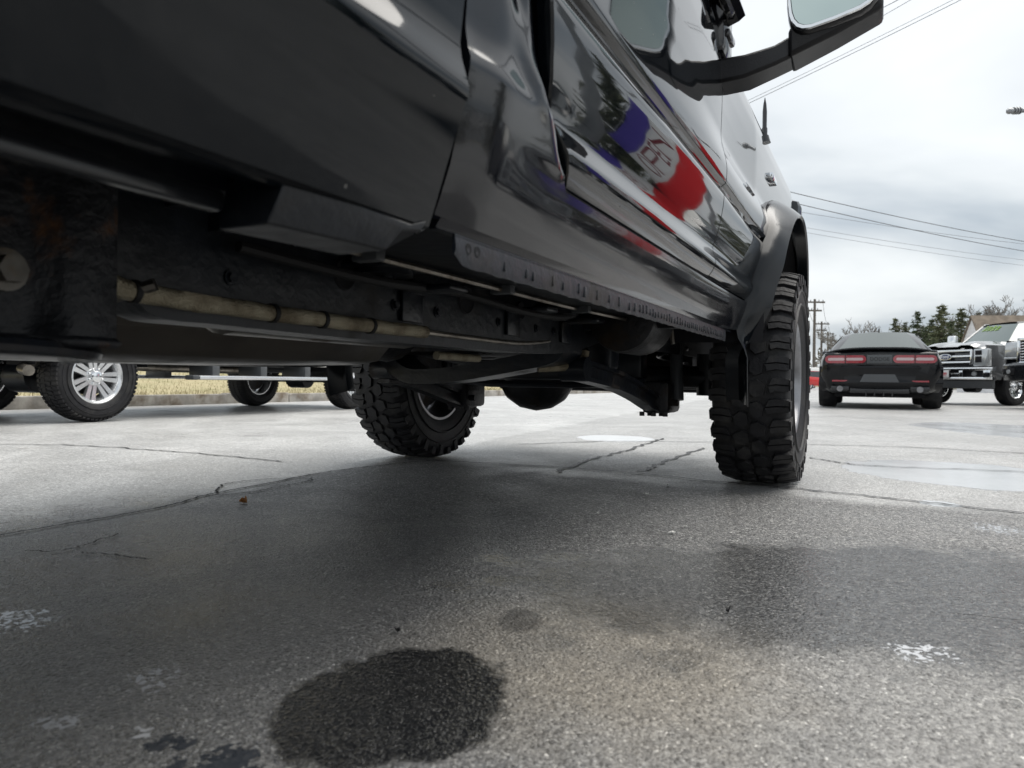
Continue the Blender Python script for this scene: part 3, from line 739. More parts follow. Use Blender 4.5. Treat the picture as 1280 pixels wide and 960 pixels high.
    fr = MB(); fr.tube([(sx * .965, -1.20, 1.395), (sx * .88, -1.46, 1.64), (sx * .79, -1.75, 1.905)], .035, 8); fr.tube([(sx * .965, -2.36, 1.395), (sx * .79, -2.35, 1.905)], .04, 8); fr.tube([(sx * .79, -1.74, 1.905), (sx * .79, -2.38, 1.905)], .035, 8); fr.tube([(sx * .965, -2.37, 1.392), (sx * .965, -1.21, 1.392)], .012, 6)
    fr.build('window_frame', GLOSSPL, door)
    # ---- bed side
    YC = -3.57
    BP = [(.5825, .8676), (.5858, .877), (.6062, .8846), (.6572, .902), (.704, .9182), (.7167, .9237), (.7252, .9275), (.7338, .9278), (.7677, .9178), (.7847, .9156), (.8273, .9203), (.9123, .9373), (1.0822, .9518), (1.30, .96), (1.42, .95)]
    def xb(Y, z):
        d = max(0, math.hypot(Y - YC, z - .5) - .52)
        return interp(BP, z) + .07 * math.exp(-(d / .05) ** 1.5) * sstep(.6, .8, z)
    def alip(z):
        q = .52 ** 2 - (z - .5) ** 2
        return math.sqrt(q) if q > 0 and z < 1.02 else 0
    m_ = MB()
    zb = densify([z for z, _ in BP if z < 1.0] + [1.005], .016) + [1.0195, 1.0205] + densify([1.0822, 1.2, 1.3, 1.42], .05)
    m_.grid(panel(lambda z: YC + alip(z), lambda z: YBED, zb, xb, 40, .03, (1, 1, 1, 1), sx, .9))
    m_.grid(panel(lambda z: -5.25, lambda z: YC - alip(z), [z for z in zb if z > .66], xb, 26, .03, (1, 1, 1, 1), sx))
    bs = m_.build('bed_side', BEDPAINT, PK, smooth=30)
    ln = MB(); ln.lathe([(.42, .57), (.90, .57)], 40, Matrix.Translation((0, YC, .5)), a0=R(20), a1=R(175))
    for v_ in ln.v: v_.x *= sx
    ln.build('bed_liner_arch', BLACKFLAT, bs)
    br = MB()
    br.loft([[Vector((sx * x, y, z)) for x, y, z in rg] for rg in (
        [(0.7945, -2.741, 0.5484), (0.8557, -2.741, 0.5484), (0.8668, -2.7367, 0.5774), (0.8668, -2.7325, 0.5909), (0.7945, -2.7325, 0.5943)],
        [(0.7945, -2.5795, 0.5518), (0.8591, -2.5795, 0.5518), (0.8761, -2.571, 0.5748), (0.8778, -2.554, 0.5833), (0.7945, -2.554, 0.5943)],
        [(0.7987, -2.554, 0.5706), (0.8583, -2.5497, 0.5706), (0.8795, -2.5412, 0.5782), (0.8821, -2.5328, 0.5909), (0.7987, -2.537, 0.5943)])])
    br.build('bed_bracket', UNDER, PK, smooth=30, bevel=.003)
    br = MB(); br.box(sx * .786, sx * .8047, -3.05, -2.741, .5637, .5825, ch=.004); br.build('bed_rail', SATIN, PK)
    br = MB(); br.box(sx * .805, sx * .868, -3.02, -2.545, .596, .63, ch=.01); br.box(sx * .775, sx * .793, -5.2, -2.545, .585, .80); br.build('bed_sill', UNDER, PK)

# inner shells: cab, bed
m_ = MB()
m_.box(-.86, .86, -2.48, -1.0, .655, .70); m_.box(.855, .873, -2.49, -1.02, .592, 1.38); m_.box(-.873, -.855, -2.49, -1.02, .592, 1.38)
m_.box(-.87, .87, -2.49, -2.47, .62, 1.39); m_.box(-.87, .87, -1.05, -1.0, .58, 1.36)
for yb in (-2.25, -1.75, -1.3): m_.box(-.84, .84, yb - .04, yb + .04, .628, .657, ch=.01)
m_.box(-.84, -.55, -2.45, -1.05, .615, .657, ch=.02); m_.box(.55, .84, -2.45, -1.05, .615, .657, ch=.02)
m_.build('cab_floor', UNDER, PK)
m_ = MB()
m_.box(-.85, .85, -5.2, -2.55, .845, .88)
for yb in (-2.66, -2.98, -4.15, -4.6, -5.05): m_.box(-.74, .74, yb - .05, yb + .05, .77, .846, ch=.012)
m_.box(-.84, .84, -2.56, -2.545, .64, 1.40); m_.box(-.86, -.84, -5.2, -2.55, .70, 1.40); m_.box(.84, .86, -5.2, -2.55, .70, 1.40)
m_.build('bed_floor', UNDER, PK)
m_ = MB(); m_.box(-.90, .90, -5.28, -5.20, .82, 1.41, ch=.02); m_.build('tailgate', PAINT, PK)
m_ = MB(); m_.box(-.98, .98, -5.48, -5.30, .56, .74, ch=.03); m_.build('rear_bumper', CHROME, PK)
rows = []
for i in range(13):
    Y = lerp(-2.44, -1.72, i / 12); cr_ = .05 * math.sin(math.pi * i / 12)
    rows.append([Vector((.81 * (j / 8 * 2 - 1), Y, 1.905 + .05 * (1 - (j / 8 * 2 - 1) ** 2) + cr_ * .4)) for j in range(9)])
m_ = MB(); m_.grid(rows); m_.box(-.79, .79, -2.44, -1.72, 1.88, 1.90); m_.build('roof', PAINT, PK)
m_ = MB(); m_.add([(-.94, -2.475, 1.40), (.94, -2.475, 1.40), (.78, -2.41, 1.89), (-.78, -2.41, 1.89)], [(0, 1, 2, 3)]); m_.build('back_window', GLASS, PK, smooth=0)
m_ = MB(); m_.grid([[Vector((lerp(.92, .75, i / 6) * u, lerp(-1.13, -1.72, i / 6) + .10 * (1 - u * u), lerp(1.40, 1.895, i / 6))) for u in (-1, -.66, -.33, 0, .33, .66, 1)] for i in range(7)]); m_.build('windscreen', CARGLASS, PK)
rows = []
for i in range(17):
    Y = lerp(-1.19, .88, i / 16)
    rows.append([Vector((lerp(-.912, .912, j / 20), Y, 1.383 + .09 * (1 - abs(lerp(-1, 1, j / 20)) ** 3) - .08 * max(0, (Y - .4) / .45) ** 2 + (.02 if abs(lerp(-1, 1, j / 20)) < .35 else 0))) for j in range(21)])
m_ = MB(); m_.grid(rows); m_.build('hood', PAINT, PK)
m_ = MB(); m_.box(-.96, .96, .72, .84, .76, 1.37, ch=.05); nose = m_.build('front_fascia', PAINT, PK)
m_ = MB(); m_.box(-.54, .54, .84, .91, .90, 1.31, ch=.04); m_.build('grille', CHROME, nose)
for sx in (-1, 1):
    m_ = MB(); m_.box(sx * .58, sx * .93, .83, .89, 1.00, 1.29, ch=.03); m_.build('headlight', CLEARL, nose)
m_ = MB(); m_.box(-.95, .95, .88, 1.08, .60, .86, ch=.05); m_.build('front_bumper', CHROME, PK)

# ---- stub antenna and badge on the right fender
ax, ay, az = .920, -.28, 1.365
m_ = MB(); m_.tube([(ax, ay, az), (ax, ay, az + .035), (ax, ay, az + .04), (ax, ay, az + .10), (ax, ay, az + .13), (ax, ay, az + .155)], [.011, .011, .0085, .0085, .006, .001], 12)
m_.tube([(ax, ay, az - .02), (ax, ay, az + .008)], [.024, .016], 16)
m_.build('antenna', GLOSSPL, PK)
m_ = MB(); m_.box(.925, .950, -.26, -.13, 1.212, 1.236, ch=.004); m_.build('fender_badge', CHROME, PK)

# ---- towing mirror on the right door, and its twin
for sx in (1, -1):
    arm = MB()
    arm.loft([[Vector((sx * x, y, z)) for (x, y, z) in rg] for rg in (
        [(.93, -1.13, 1.219), (.93, -1.235, 1.219), (.93, -1.235, 1.284), (.93, -1.13, 1.294)],
        [(1.0, -1.13, 1.222), (1.0, -1.235, 1.222), (1.0, -1.235, 1.283), (1.0, -1.13, 1.293)],
        [(1.075, -1.143, 1.240), (1.075, -1.235, 1.240), (1.075, -1.235, 1.293), (1.075, -1.143, 1.293)],
        [(1.152, -1.126, 1.2735), (1.152, -1.215, 1.2735), (1.152, -1.215, 1.335), (1.152, -1.126, 1.335)])])
    arm = arm.build('mirror_arm', PLASTIC, PK, smooth=40, bevel=.008)
    sb = MB(); sb.box(sx * .905, sx * .955, -1.26, -1.14, 1.29, 1.56, ch=.022); sb.box(sx * .945, sx * .965, -1.24, -1.16, 1.335, 1.36, ch=.008); sb.build('mirror_base', GLOSSPL, arm)
    # head shell: superellipse sections stacked from the glass face forward
    def sec(y, s_, dz=0):
        pts = []
        for i in range(28):
            a = 2 * math.pi * i / 28
            c_, s2 = math.cos(a), math.sin(a)
            ex = .45
            px_ = math.copysign(abs(c_) ** ex, c_) * .115 * s_; pz_ = math.copysign(abs(s2) ** ex, s2) * .18 * s_
            cx_, cz_ = 1.2195, 1.49 + dz
            pts.append(Vector((sx * (cx_ + px_), y + .02 * px_, cz_ + pz_ + px_ * .22)))
        return pts
    hb = MB(); hb.loft([sec(-1.2493, .97), sec(-1.241, 1.0), sec(-1.211, 1.01), sec(-1.16, .96, .005), sec(-1.118, .80, .012), sec(-1.105, .5, .02)])
    head = hb.build('mirror_head', GLOSSPL, PK, smooth=50)
    gl = MB(); r0 = sec(-1.252, .90); gl.add(r0, [tuple(range(28))]); gl.build('mirror_glass', MIRROR, head, smooth=0)
    ri = MB(); a_, b_ = sec(-1.251, .965), sec(-1.251, .905); c_ = sec(-1.257, .955); d_ = sec(-1.257, .915)
    n_ = 28
    ri.add(a_ + c_ + d_ + b_, [(k_ * n_ + i, k_ * n_ + (i + 1) % n_, (k_ + 1) * n_ + (i + 1) % n_, (k_ + 1) * n_ + i) for k_ in range(3) for i in range(n_)])
    ri.build('mirror_rim', CHROME, head)
    lw = MB(); lw.loft([[Vector((sx * x, y, z)) for x, y, z in rg] for rg in ([(1.109, -1.245, 1.325), (1.109, -1.126, 1.325), (1.109, -1.126, 1.2505), (1.109, -1.2365, 1.2539)], [(1.2195, -1.245, 1.345), (1.2195, -1.126, 1.345), (1.2195, -1.126, 1.293), (1.2195, -1.228, 1.2947)], [(1.3257, -1.2365, 1.375), (1.3257, -1.1345, 1.375), (1.3257, -1.1345, 1.3356), (1.3257, -1.228, 1.3372)])])
    lw.build('mirror_skirt', PLASTIC, head, bevel=.01)

# ---- chassis
def rail(sx):
    pts = [(-5.3, .80), (-4.2, .82), (-3.9, .90), (-3.3, .90), (-2.95, .80), (-2.62, .61), (-2.4, .585), (-1.5, .585), (-1.15, .60), (-.8, .66), (-.3, .78), (.3, .78), (.75, .74)]
    ys = smooth_path([Vector((0, y, z)) for y, z in pts], 5)
    m_ = MB(); rg = []
    for p in ys:
        hh = (.095 if sx > 0 else .135) if p.y > -2.6 else .08
        x0, x1 = sx * .405, sx * .478
        rg.append([Vector((x0, p.y, p.z - hh)), Vector((x1, p.y, p.z - hh)), Vector((x1 + sx * .004, p.y, p.z - hh * .8)), Vector((x1 + sx * .004, p.y, p.z + hh * .8)), Vector((x1, p.y, p.z + hh)), Vector((x0, p.y, p.z + hh))])
    m_.loft(rg); return m_.build('frame_rail', UNDER, PK, smooth=40)
rail(1); rail(-1)
# floor pinch flanges and body mounts
for y in (-2.15, -1.35):
    for sx in (1, -1):
        m_ = MB(); m_.tube([(sx * .53, y, .60), (sx * .53, y, .69)], [.055, .045], 16); m_.tube([(sx * .53, y, .585), (sx * .53, y, .60)], .02, 8); m_.box(sx * .47, sx * .60, y - .06, y + .06, .610, .622, ch=.005)
        m_.build('body_mount', UNDER2, PK)
# sleeved brake and fuel lines on the right rail
LX = .497
p0 = [(LX - .02, -2.72, .565), (LX, -2.64, .525), (LX + .004, -2.52, .516), (LX + .002, -2.30, .513), (LX, -2.10, .512), (LX - .004, -1.96, .513)]
pts = smooth_path(p0, 8)
m_ = MB(); m_.tube([p + Vector((0, 0, .0006 * math.sin(i * 1.1))) for i, p in enumerate(pts)], [.0128 + .0003 * math.sin(i * 1.7) for i in range(len(pts))], 14); slv = m_.build('sleeved_line', BRAID, PK)
for y in (-2.615, -2.40, -2.27, -2.14):
    k_ = min(range(len(pts)), key=lambda i: abs(pts[i].y - y)); p = pts[k_]
    m_ = MB(); m_.tube([p + Vector((0, -.004, 0)), p + Vector((0, .004, 0))], .0150, 14); m_.build('zip_tie', SEAL, slv)
m_ = MB(); m_.tube(smooth_path([(LX - .004, -1.97, .513), (LX - .008, -1.75, .512), (LX - .015, -1.5, .514), (LX - .02, -1.3, .53)], 5), .006, 8); m_.build('fuel_line', STEEL, PK)
m_ = MB(); m_.tube([(.30, -1.62, .478), (.30, -1.48, .477), (.30, -1.40, .477)], .011, 10); m_.build('sleeved_line', BRAID, PK)
m_ = MB(); m_.tube(smooth_path([(.36, -1.12, .455), (.43, -1.05, .462), (.462, -1.00, .480), (.468, -.985, .515)], 6), .013, 10); m_.build('sleeved_line', BRAID, PK)
# trailing arm bracket with its bolt, just ahead of the rear axle
m_ = MB()
fold = [(-3.15, .525), (-2.765, .525), (-2.750, .529), (-2.735, .545), (-2.720, .556), (-2.690, .556), (-2.668, .545), (-2.658, .50)]
m_.grid([[Vector((x + (0.01 if k_ == 0 else 0), y, z)) for k_, z in enumerate((.452, .458, .50, .58, .66, .76))] for y, x in fold])
brk = m_.build('arm_bracket', RUST, PK, smooth=50)
sol = brk.modifiers.new('thick', 'SOLIDIFY'); sol.thickness = .008; sol.offset = -1
m_ = MB(); m_.tube([(.50, -2.782, .522), (.552, -2.782, .522)], .015, 6); m_.tube([(.50, -2.782, .522), (.537, -2.782, .522)], .022, 20); m_.build('bracket_bolt', BOLT, brk)
m_ = MB(); m_.tube(smooth_path([(.60, -3.2, .446), (.575, -2.9, .446), (.55, -2.75, .444), (.50, -2.665, .440), (.40, -2.64, .438)], 5), .009, 8); m_.build('bracket_flange', UNDER2, brk)
for sx in (1, -1):
    m_ = MB(); m_.tube([(sx * .50, -2.80, .53), (sx * .50, -3.55, .42)], .03, 10); m_.build('trailing_arm', UNDER2, PK)
m_ = MB(); m_.box(.40, .46, -2.70, -2.64, .50, .56, ch=.006); m_.tube([(.43, -2.67, .49), (.52, -2.60, .53)], .008, 8); m_.build('line_clip', STEEL, PK)
# fuel tank, exhaust, gearbox, shafts
m_ = MB(); rg = []
for y, s_ in ((-3.15, .80), (-3.11, .96), (-2.6, 1.0), (-1.9, 1.0), (-1.55, .94), (-1.50, .75)):
    rg.append([Vector((-.13 + a * .25 * s_, y, .60 + b * .155 * s_)) for a, b in ((-1, -.6), (-.8, -.92), (-.5, -1), (.5, -1), (.8, -.92), (1, -.6), (1, .7), (.8, .95), (-.8, .95), (-1, .7))])
m_.loft(rg); m_.build('fuel_tank', TANK, PK, smooth=45)
m_ = MB(); m_.tube(smooth_path([(.24, -.6, .62), (.26, -1.1, .60), (.29, -1.8, .57), (.30, -2.4, .565), (.30, -2.75, .62), (.34, -3.3, .80)], 6), .042, 14); m_.tube([(.295, -2.35, .575), (.295, -2.30, .575), (.292, -1.75, .575), (.292, -1.70, .575)], [.04, .085, .085, .04], 20); m_.build('exhaust_pipe', STEEL, PK)
m_ = MB(); m_.tube([(0.02, -.35, .76), (0.02, -.9, .74), (.02, -.92, .70), (.02, -1.35, .665), (.02, -1.5, .655)], [.26, .25, .19, .14, .10], 18); m_.box(-.16, .18, -1.2, -.55, .50, .64, ch=.03); m_.build('gearbox', CASTIRON, PK)
m_ = MB(); m_.tube([(-.1, -1.48, .62), (-.1, -1.30, .62)], [.13, .15], 16); m_.build('transfer_case', CASTIRON, PK)
m_ = MB(); m_.tube([(-.19, -1.28, .56), (-.2, -.2, .47)], .032, 12); m_.tube([(0.0, -1.5, .62), (0, -3.4, .52)], .045, 12); m_.build('drive_shaft', UNDER2, PK)
# curved crossmember below the gearbox
m_ = MB(); path = smooth_path([Vector(p) for p in ((.475, -1.10, .60), (.474, -1.10, .53), (.462, -1.10, .492), (.42, -1.10, .466), (.30, -1.10, .443), (.10, -1.10, .412), (-.05, -1.10, .400), (-.14, -1.10, .412), (-.24, -1.08, .48), (-.27, -1.08, .58))], 5)
rg = []
for i, p in enumerate(path):
    d = (path[min(i + 1, len(path) - 1)] - path[max(i - 1, 0)]).normalized(); n_ = Vector((-d.z, 0, d.x))
    if n_.z < 0 : n_ = -n_
    if i < 8: n_ = Vector((-abs(n_.x), 0, abs(n_.z)))
    rg.append([p + Vector((0, -.075, 0)), p + Vector((0, .075, 0)), p + Vector((0, .075, 0)) + n_ * .05, p + Vector((0, -.075, 0)) + n_ * .05])
m_.loft(rg); m_.build('crossmember', UNDER2, PK, smooth=40)
for y in (-1.75, -2.5): 
    m_ = MB(); m_.tube([(-.44, y, .60), (.44, y, .60)], .045, 10); m_.build('crossmember', UNDER, PK)
# canister behind the right front wheel
m_ = MB(); Mx = Matrix.Translation((.62, -.98, .615)) @ Matrix.Rotation(R(90), 4, 'Z') @ Matrix.Rotation(R(0), 4, 'Y')
m_.lathe([(-.11, 0), (-.11, .085), (-.10, .105), (-.07, .112), (.10, .112), (.12, .10), (.12, 0)], 32, Mx); m_.build('canister', CASTIRON, PK)
m_ = MB(); m_.box(.595, .605, -.93, -.78, .56, .72); m_.tube([(.66, -.80, .72), (.70, -.79, .60), (.705, -.79, .545)], .008, 6); m_.build('canister_strap', STEEL, PK)
# engine, sump and inner wheelhouses fill the bay above the axle
m_ = MB(); m_.box(-.34, .34, -.62, .62, .60, 1.25, ch=.05); m_.box(-.20, .22, -.50, .30, .47, .62, ch=.04); m_.build('engine', CASTIRON, PK)
for sx in (1, -1):
    m_ = MB(); m_.box(sx * .555, sx * .565, -.66, .66, .535, 1.15); m_.box(sx * .48, sx * .56, -.67, -.655, .54, 1.1); m_.build('inner_wheelhouse', BLACKFLAT, PK)
m_ = MB(); m_.box(-.45, .45, -.30, -.20, .42, .56, ch=.02); m_.build('axle_crossmember', UNDER, PK)
m_ = MB(); m_.box(-.80, .80, .78, .86, .36, .62, ch=.02); m_.build('air_dam', BLACKFLAT, PK)
m_ = MB(); m_.box(.10, .50, .42, .72, .44, .66, ch=.03); m_.build('steering_box', CASTIRON, PK)
# fixings along the right frame rail
rr = random.Random(11)
for Y in (-2.45, -2.32, -2.05, -1.9, -1.62, -1.4, -1.28):
    for zz_ in (.56, .64):
        if rr.random() < .75:
            q = MB(); q.tube([(.478, Y, zz_), (.490, Y, zz_)], .008, 6); q.tube([(.48, Y, zz_), (.485, Y, zz_)], .012, 12); q.build('frame_bolt', UNDER2, PK)
for Y, r_ in ((-2.2, .022), (-1.78, .028), (-1.5, .018)):
    q = MB(); q.lathe([(.0, .0), (.001, r_), (.004, r_ + .004), (0, r_ + .007)], 20, Matrix.Translation((.4825, Y, .60))); q.build('frame_hole', BLACKFLAT, PK)
for Y in (-2.0, -1.55, -1.2):
    q = MB(); q.box(.478, .60, Y - .035, Y + .035, .588, .60, ch=.004); q.box(.484, .492, Y - .035, Y + .035, .53, .60, ch=.003); q.build('body_bracket', UNDER2, PK)
q = MB(); q.tube(smooth_path([(.52, -2.47, .60), (.55, -2.2, .585), (.53, -1.9, .60), (.56, -1.6, .582), (.54, -1.3, .60), (.50, -1.05, .66)], 6), .009, 8); q.build('rubber_hose', SEAL, PK)
q = MB(); q.tube(smooth_path([(.60, -2.45, .612), (.62, -2.0, .606), (.60, -1.5, .610), (.64, -1.1, .605)], 6), .0055, 6); q.build('brake_line', STEEL, PK)
for Y in (-2.3, -1.85, -1.4):
    q = MB(); q.box(.59, .64, Y - .012, Y + .012, .598, .622, ch=.003); q.build('line_clip', GREYPL, PK)
q = MB(); q.grid([[Vector((x, y, .60 - .03 * math.sin((x - .15) / .3 * math.pi) + .004 * math.sin(y * 40))) for x in (.15, .22, .30, .38, .44)] for y in densify([-2.0, -1.2], .05)]); q.build('heat_shield', STEEL, PK)
# front axle
m_ = MB(); m_.tube([(-.70, 0, .44), (-.35, 0, .44)], .052, 14); m_.tube([(.0, 0, .44), (.70, 0, .44)], .050, 14); m_.tube([(.66, 0, .36), (.66, 0, .54)], .05, 10); m_.tube([(-.66, 0, .36), (-.66, 0, .54)], .05, 10)
m_.build('front_axle', UNDER2, PK)
m_ = MB(); bm_ = []
for i in range(9):
    a = math.pi * i / 8 - math.pi / 2; r_ = .165 * math.cos(a); bm_.append((math.sin(a) * .19, max(r_, .002)))
m_.lathe(bm_, 28, Matrix.Translation((-.16, -.02, .435))); m_.tube([(-.19, -.05, .46), (-.2, -.27, .475)], [.12, .045], 16)
m_.build('differential', CASTIRON, PK)
def spring(x):
    m_ = MB(); pts = []
    for i in range(120):
        a = i * .33; pts.append((x + .062 * math.cos(a), .0 + .062 * math.sin(a), .50 + i * .0033))
    m_.tube(pts, .010, 6); m_.build('coil_spring', UNDER2, PK); 
for sx in (1, -1):
    spring(sx * .50)
    # radius arm: cast I-section
    m_ = MB()
    y_a = -1.02 if sx > 0 else -.86
    pth = smooth_path([(sx * .445, y_a, .455 if sx > 0 else .435), (sx * .46, -.72, .425), (sx * .475, -.5, .385), (sx * .48, -.28, .335), (sx * .48, -.12, .315)], 5)
    rg = [[p + Vector((a, 0, b)) for a, b in ((-.028, -.035), (.028, -.035), (.028, -.022), (.012, -.018), (.012, .018), (.028, .022), (.028, .035), (-.028, .035), (-.028, .022), (-.012, .018), (-.012, -.018), (-.028, -.022))] for p in pth]
    m_.loft(rg); m_.tube([(sx * .40, y_a, .455), (sx * .49, y_a, .455)], .040, 16); m_.build('radius_arm', UNDER2, PK, smooth=30)
    m_ = MB(); m_.box(sx * .43, sx * .55, -.24, -.04, .285, .42, ch=.02)
    for i in range(5): m_.tube([(sx * (.43 + .025 * i), -.22 + .03 * (i % 2), .272), (sx * (.43 + .025 * i), -.22 + .03 * (i % 2), .29)], .011, 6)
    m_.tube([(sx * .40, -.20, .33), (sx * .58, -.20, .33)], .014, 8); m_.build('axle_bracket', CASTIRON, PK)
    m_ = MB(); m_.tube([(sx * .56, -.14, .34), (sx * .54, -.10, .62)], .028, 12); m_.tube([(sx * .54, -.10, .60), (sx * .50, -.06, 1.0)], .036, 12); m_.build('shock_absorber', GREYPL, PK)
    m_ = MB(); m_.box(sx * .40, sx * .49, -.80, -.70, .46, .60, ch=.012); m_.build('arm_hanger', UNDER2, PK)
m_ = MB(); m_.tube([(.60, .17, .40), (-.60, .17, .40)], .018, 8); m_.tube([(.45, .12, .60), (-.5, .1, .42)], .018, 8); m_.tube([(.48, -.35, .42), (.2, -.42, .40), (-.2, -.42, .40), (-.48, -.35, .42)], .014, 8); m_.build('steering_links', UNDER2, PK)
m_ = MB(); m_.tube([(-.70, YC, .44), (.70, YC, .44)], .055, 12); m_.lathe(bm_, 24, Matrix.Translation((0, YC, .44))); m_.build('rear_axle', UNDER2, PK)
m_ = MB()
for k_, (x, z) in enumerate(((.33, .66), (.36, .68), (.1, .63))):
    m_.tube(smooth_path([(x, -2.9, z), (x + .02, -2.2, z - .02), (x - .05, -1.6, z - .03), (x, -1.0, z)], 5), .007, 6)
m_.build('wiring_loom', SEAL, PK)
# wheels
TW = .288
make_wheel(PK, (.895, 0, .440), 1, .440, TW, .232, 'mud', 'dark')
make_wheel(PK, (-.875, .05, .440), -1, .440, TW, .232, 'mud', 'dark')
make_wheel(PK, (.895, YC, .440), 1, .440, TW, .232, 'mud', 'dark')
make_wheel(PK, (-.895, YC, .440), -1, .440, TW, .232, 'mud', 'dark')

# ------------------------------------------------------------------ other pickups (local frame: facing +Y, front axle at the origin)
def make_pickup(name, loc, rz, paint, style, wb=3.76, Rt=.405, rim='silver', board=False, tread='at', detail=True):
    t = empty(name, loc, rz)
    ac = .50; ar = .50; z0 = .56
    zf_, zr_ = .86, wb + 1.18
    def sx_(Y, z):
        d0 = max(0, math.hypot(Y, z - ac) - ar); d1 = max(0, math.hypot(Y + wb, z - ac) - ar)
        f = .05 * (math.exp(-(d0 / .07) ** 1.3) + math.exp(-(d1 / .07) ** 1.3))
        return .955 - .05 * sstep(.72, .50, z) - .02 * sstep(1.05, 1.35, z) + f - .05 * sstep(.5, .9, Y)
    def arc(z): 
        q = ar * ar - (z - ac) ** 2
        return math.sqrt(q) if q > 0 and z < ac + ar else 0.0
    zl = densify([z0, .72, .85, .97], .04) + [.985, .995, .9995, 1.0005]
    zu = [1.0005, 1.05, 1.12, 1.2, 1.3]
    for sx in (1, -1):
        m_ = MB()
        m_.grid(panel(lambda z: arc(z), lambda z: zf_, zl, sx_, 10, .04, (0, 1, 1, 0), sx)); m_.grid(panel(lambda z: -.78, lambda z: -arc(z), zl, sx_, 12, .03, (1, 0, 1, 0), sx))
        m_.grid(panel(lambda z: -.78, lambda z: zf_, zu, sx_, 18, .03, (1, 1, 0, 1), sx))
        f_ = m_.build('fender', paint, t, smooth=40)
        m_ = MB(); m_.grid(panel(lambda z: -2.72, lambda z: -.79, [z0] + zl[1:] + zu[1:], sx_, 24, .03, (1, 1, 1, 1), sx)); d_ = m_.build('cab_side', paint, t, smooth=40)
        for yd in (-1.85,):
            m_ = MB(); m_.box(sx * .945, sx * .957, yd - .006, yd + .006, .62, 1.29); m_.build('door_gap', BLACKFLAT, d_)
        for yd in (-1.72, -2.52):
            m_ = MB(); m_.tube([(sx * .93, yd, 1.16), (sx * .985, yd + .02, 1.16), (sx * .985, yd + .17, 1.16), (sx * .93, yd + .19, 1.16)], .014, 6); m_.build('door_handle', CHROME, d_)
        m_ = MB()
        m_.grid(panel(lambda z: -wb + arc(z), lambda z: -2.75, zl, sx_, 12, .03, (0, 1, 1, 0), sx)); m_.grid(panel(lambda z: -zr_, lambda z: -wb - arc(z), zl, sx_, 12, .03, (1, 0, 1, 0), sx))
        m_.grid(panel(lambda z: -zr_, lambda z: -2.75, zu + [1.38], sx_, 20, .03, (1, 1, 0, 1), sx)); m_.build('bed_side', paint, t, smooth=40)
        for yc in (0, -wb):
            ln = MB(); ln.lathe([(.55, ar + .03), (.94, ar + .03)], 24, Matrix.Translation((0, yc, ac)), a0=0, a1=math.pi)
            for v_ in ln.v: v_.x *= sx
            ln.build('wheel_liner', BLACKFLAT, t)
        # glass and pillars
        m_ = MB(); m_.add([(sx * .915, -2.60, 1.31), (sx * .915, -.98, 1.31), (sx * .72, -1.55, 1.87), (sx * .72, -2.55, 1.87)], [(0, 1, 2, 3)]); m_.build('side_window', GLASS, t, smooth=0)
        m_ = MB(); m_.tube([(sx * .92, -.74, 1.30), (sx * .82, -1.12, 1.60), (sx * .72, -1.50, 1.90)], .045, 8); m_.tube([(sx * .92, -2.66, 1.30), (sx * .72, -2.62, 1.90)], .05, 8); m_.tube([(sx * .915, -1.85, 1.30), (sx * .72, -1.95, 1.90)], .035, 8); m_.tube([(sx * .72, -1.48, 1.90), (sx * .72, -2.64, 1.90)], .045, 8)
        m_.build('pillar', paint, t)
        # mirror
        m_ = MB(); m_.box(sx * 1.04, sx * 1.26, -.98, -.86, 1.34, 1.66, ch=.04); m_.tube([(sx * .90, -.9, 1.36), (sx * 1.08, -.9, 1.42)], .03, 8); m_.build('side_mirror', PLASTIC if style == 'ram' else CHROME, t)
        if board:
            m_ = MB(); m_.box(sx * .93, sx * 1.07, -2.72, -.62, .385, .430, ch=.018); bd = m_.build('running_board', ALLOY, t)
            for yb in (-2.4, -1.7, -.95):
                q = MB(); q.box(sx * .60, sx * .95, yb - .05, yb + .05, .40, .56, ch=.01); q.build('board_bracket', GREYPL, bd)
            for ya, yb in ((-2.80, -2.722), (-.618, -.56)): q = MB(); q.box(sx * .935, sx * 1.065, ya, yb, .383, .432, ch=.014); q.build('board_end_cap', GREYPL, bd)
    # roof, hood, screens
    m_ = MB(); m_.grid([[Vector((.75 * u, y, 1.915 + .05 * (1 - u * u) - .03 * abs(y + 2.05) ** 2)) for u in (-1, -.7, -.35, 0, .35, .7, 1)] for y in densify([-2.68, -1.42], .15)]); m_.box(-.72, .72, -2.66, -1.45, 1.87, 1.89); m_.build('roof', paint, t)
    ws = MB(); ws.grid([[Vector((lerp(.88, .71, i / 6) * u, lerp(-.74, -1.46, i / 6) + .10 * (1 - u * u), lerp(1.33, 1.90, i / 6))) for u in (-1, -.66, -.33, 0, .33, .66, 1)] for i in range(7)]); wso = ws.build('windscreen', CARGLASS, t)
    m_ = MB(); m_.add([(-.88, -2.70, 1.31), (.88, -2.70, 1.31), (.72, -2.66, 1.88), (-.72, -2.66, 1.88)], [(0, 1, 2, 3)]); m_.build('back_window', GLASS, t, smooth=0)
    rows = []
    for i in range(13):
        Y = lerp(-.76, zf_ - .02, i / 12)
        rows.append([Vector((lerp(-.93, .93, j / 24) * (1 - .03 * max(0, Y)), Y, 1.29 + .10 * (1 - abs(lerp(-1, 1, j / 24)) ** 4) + (.035 if .25 < abs(lerp(-1, 1, j / 24)) < .62 else 0) - .13 * max(0, (Y - .3) / .6) ** 2)) for j in range(25)])
    m_ = MB(); m_.grid(rows); m_.build('hood', paint, t)
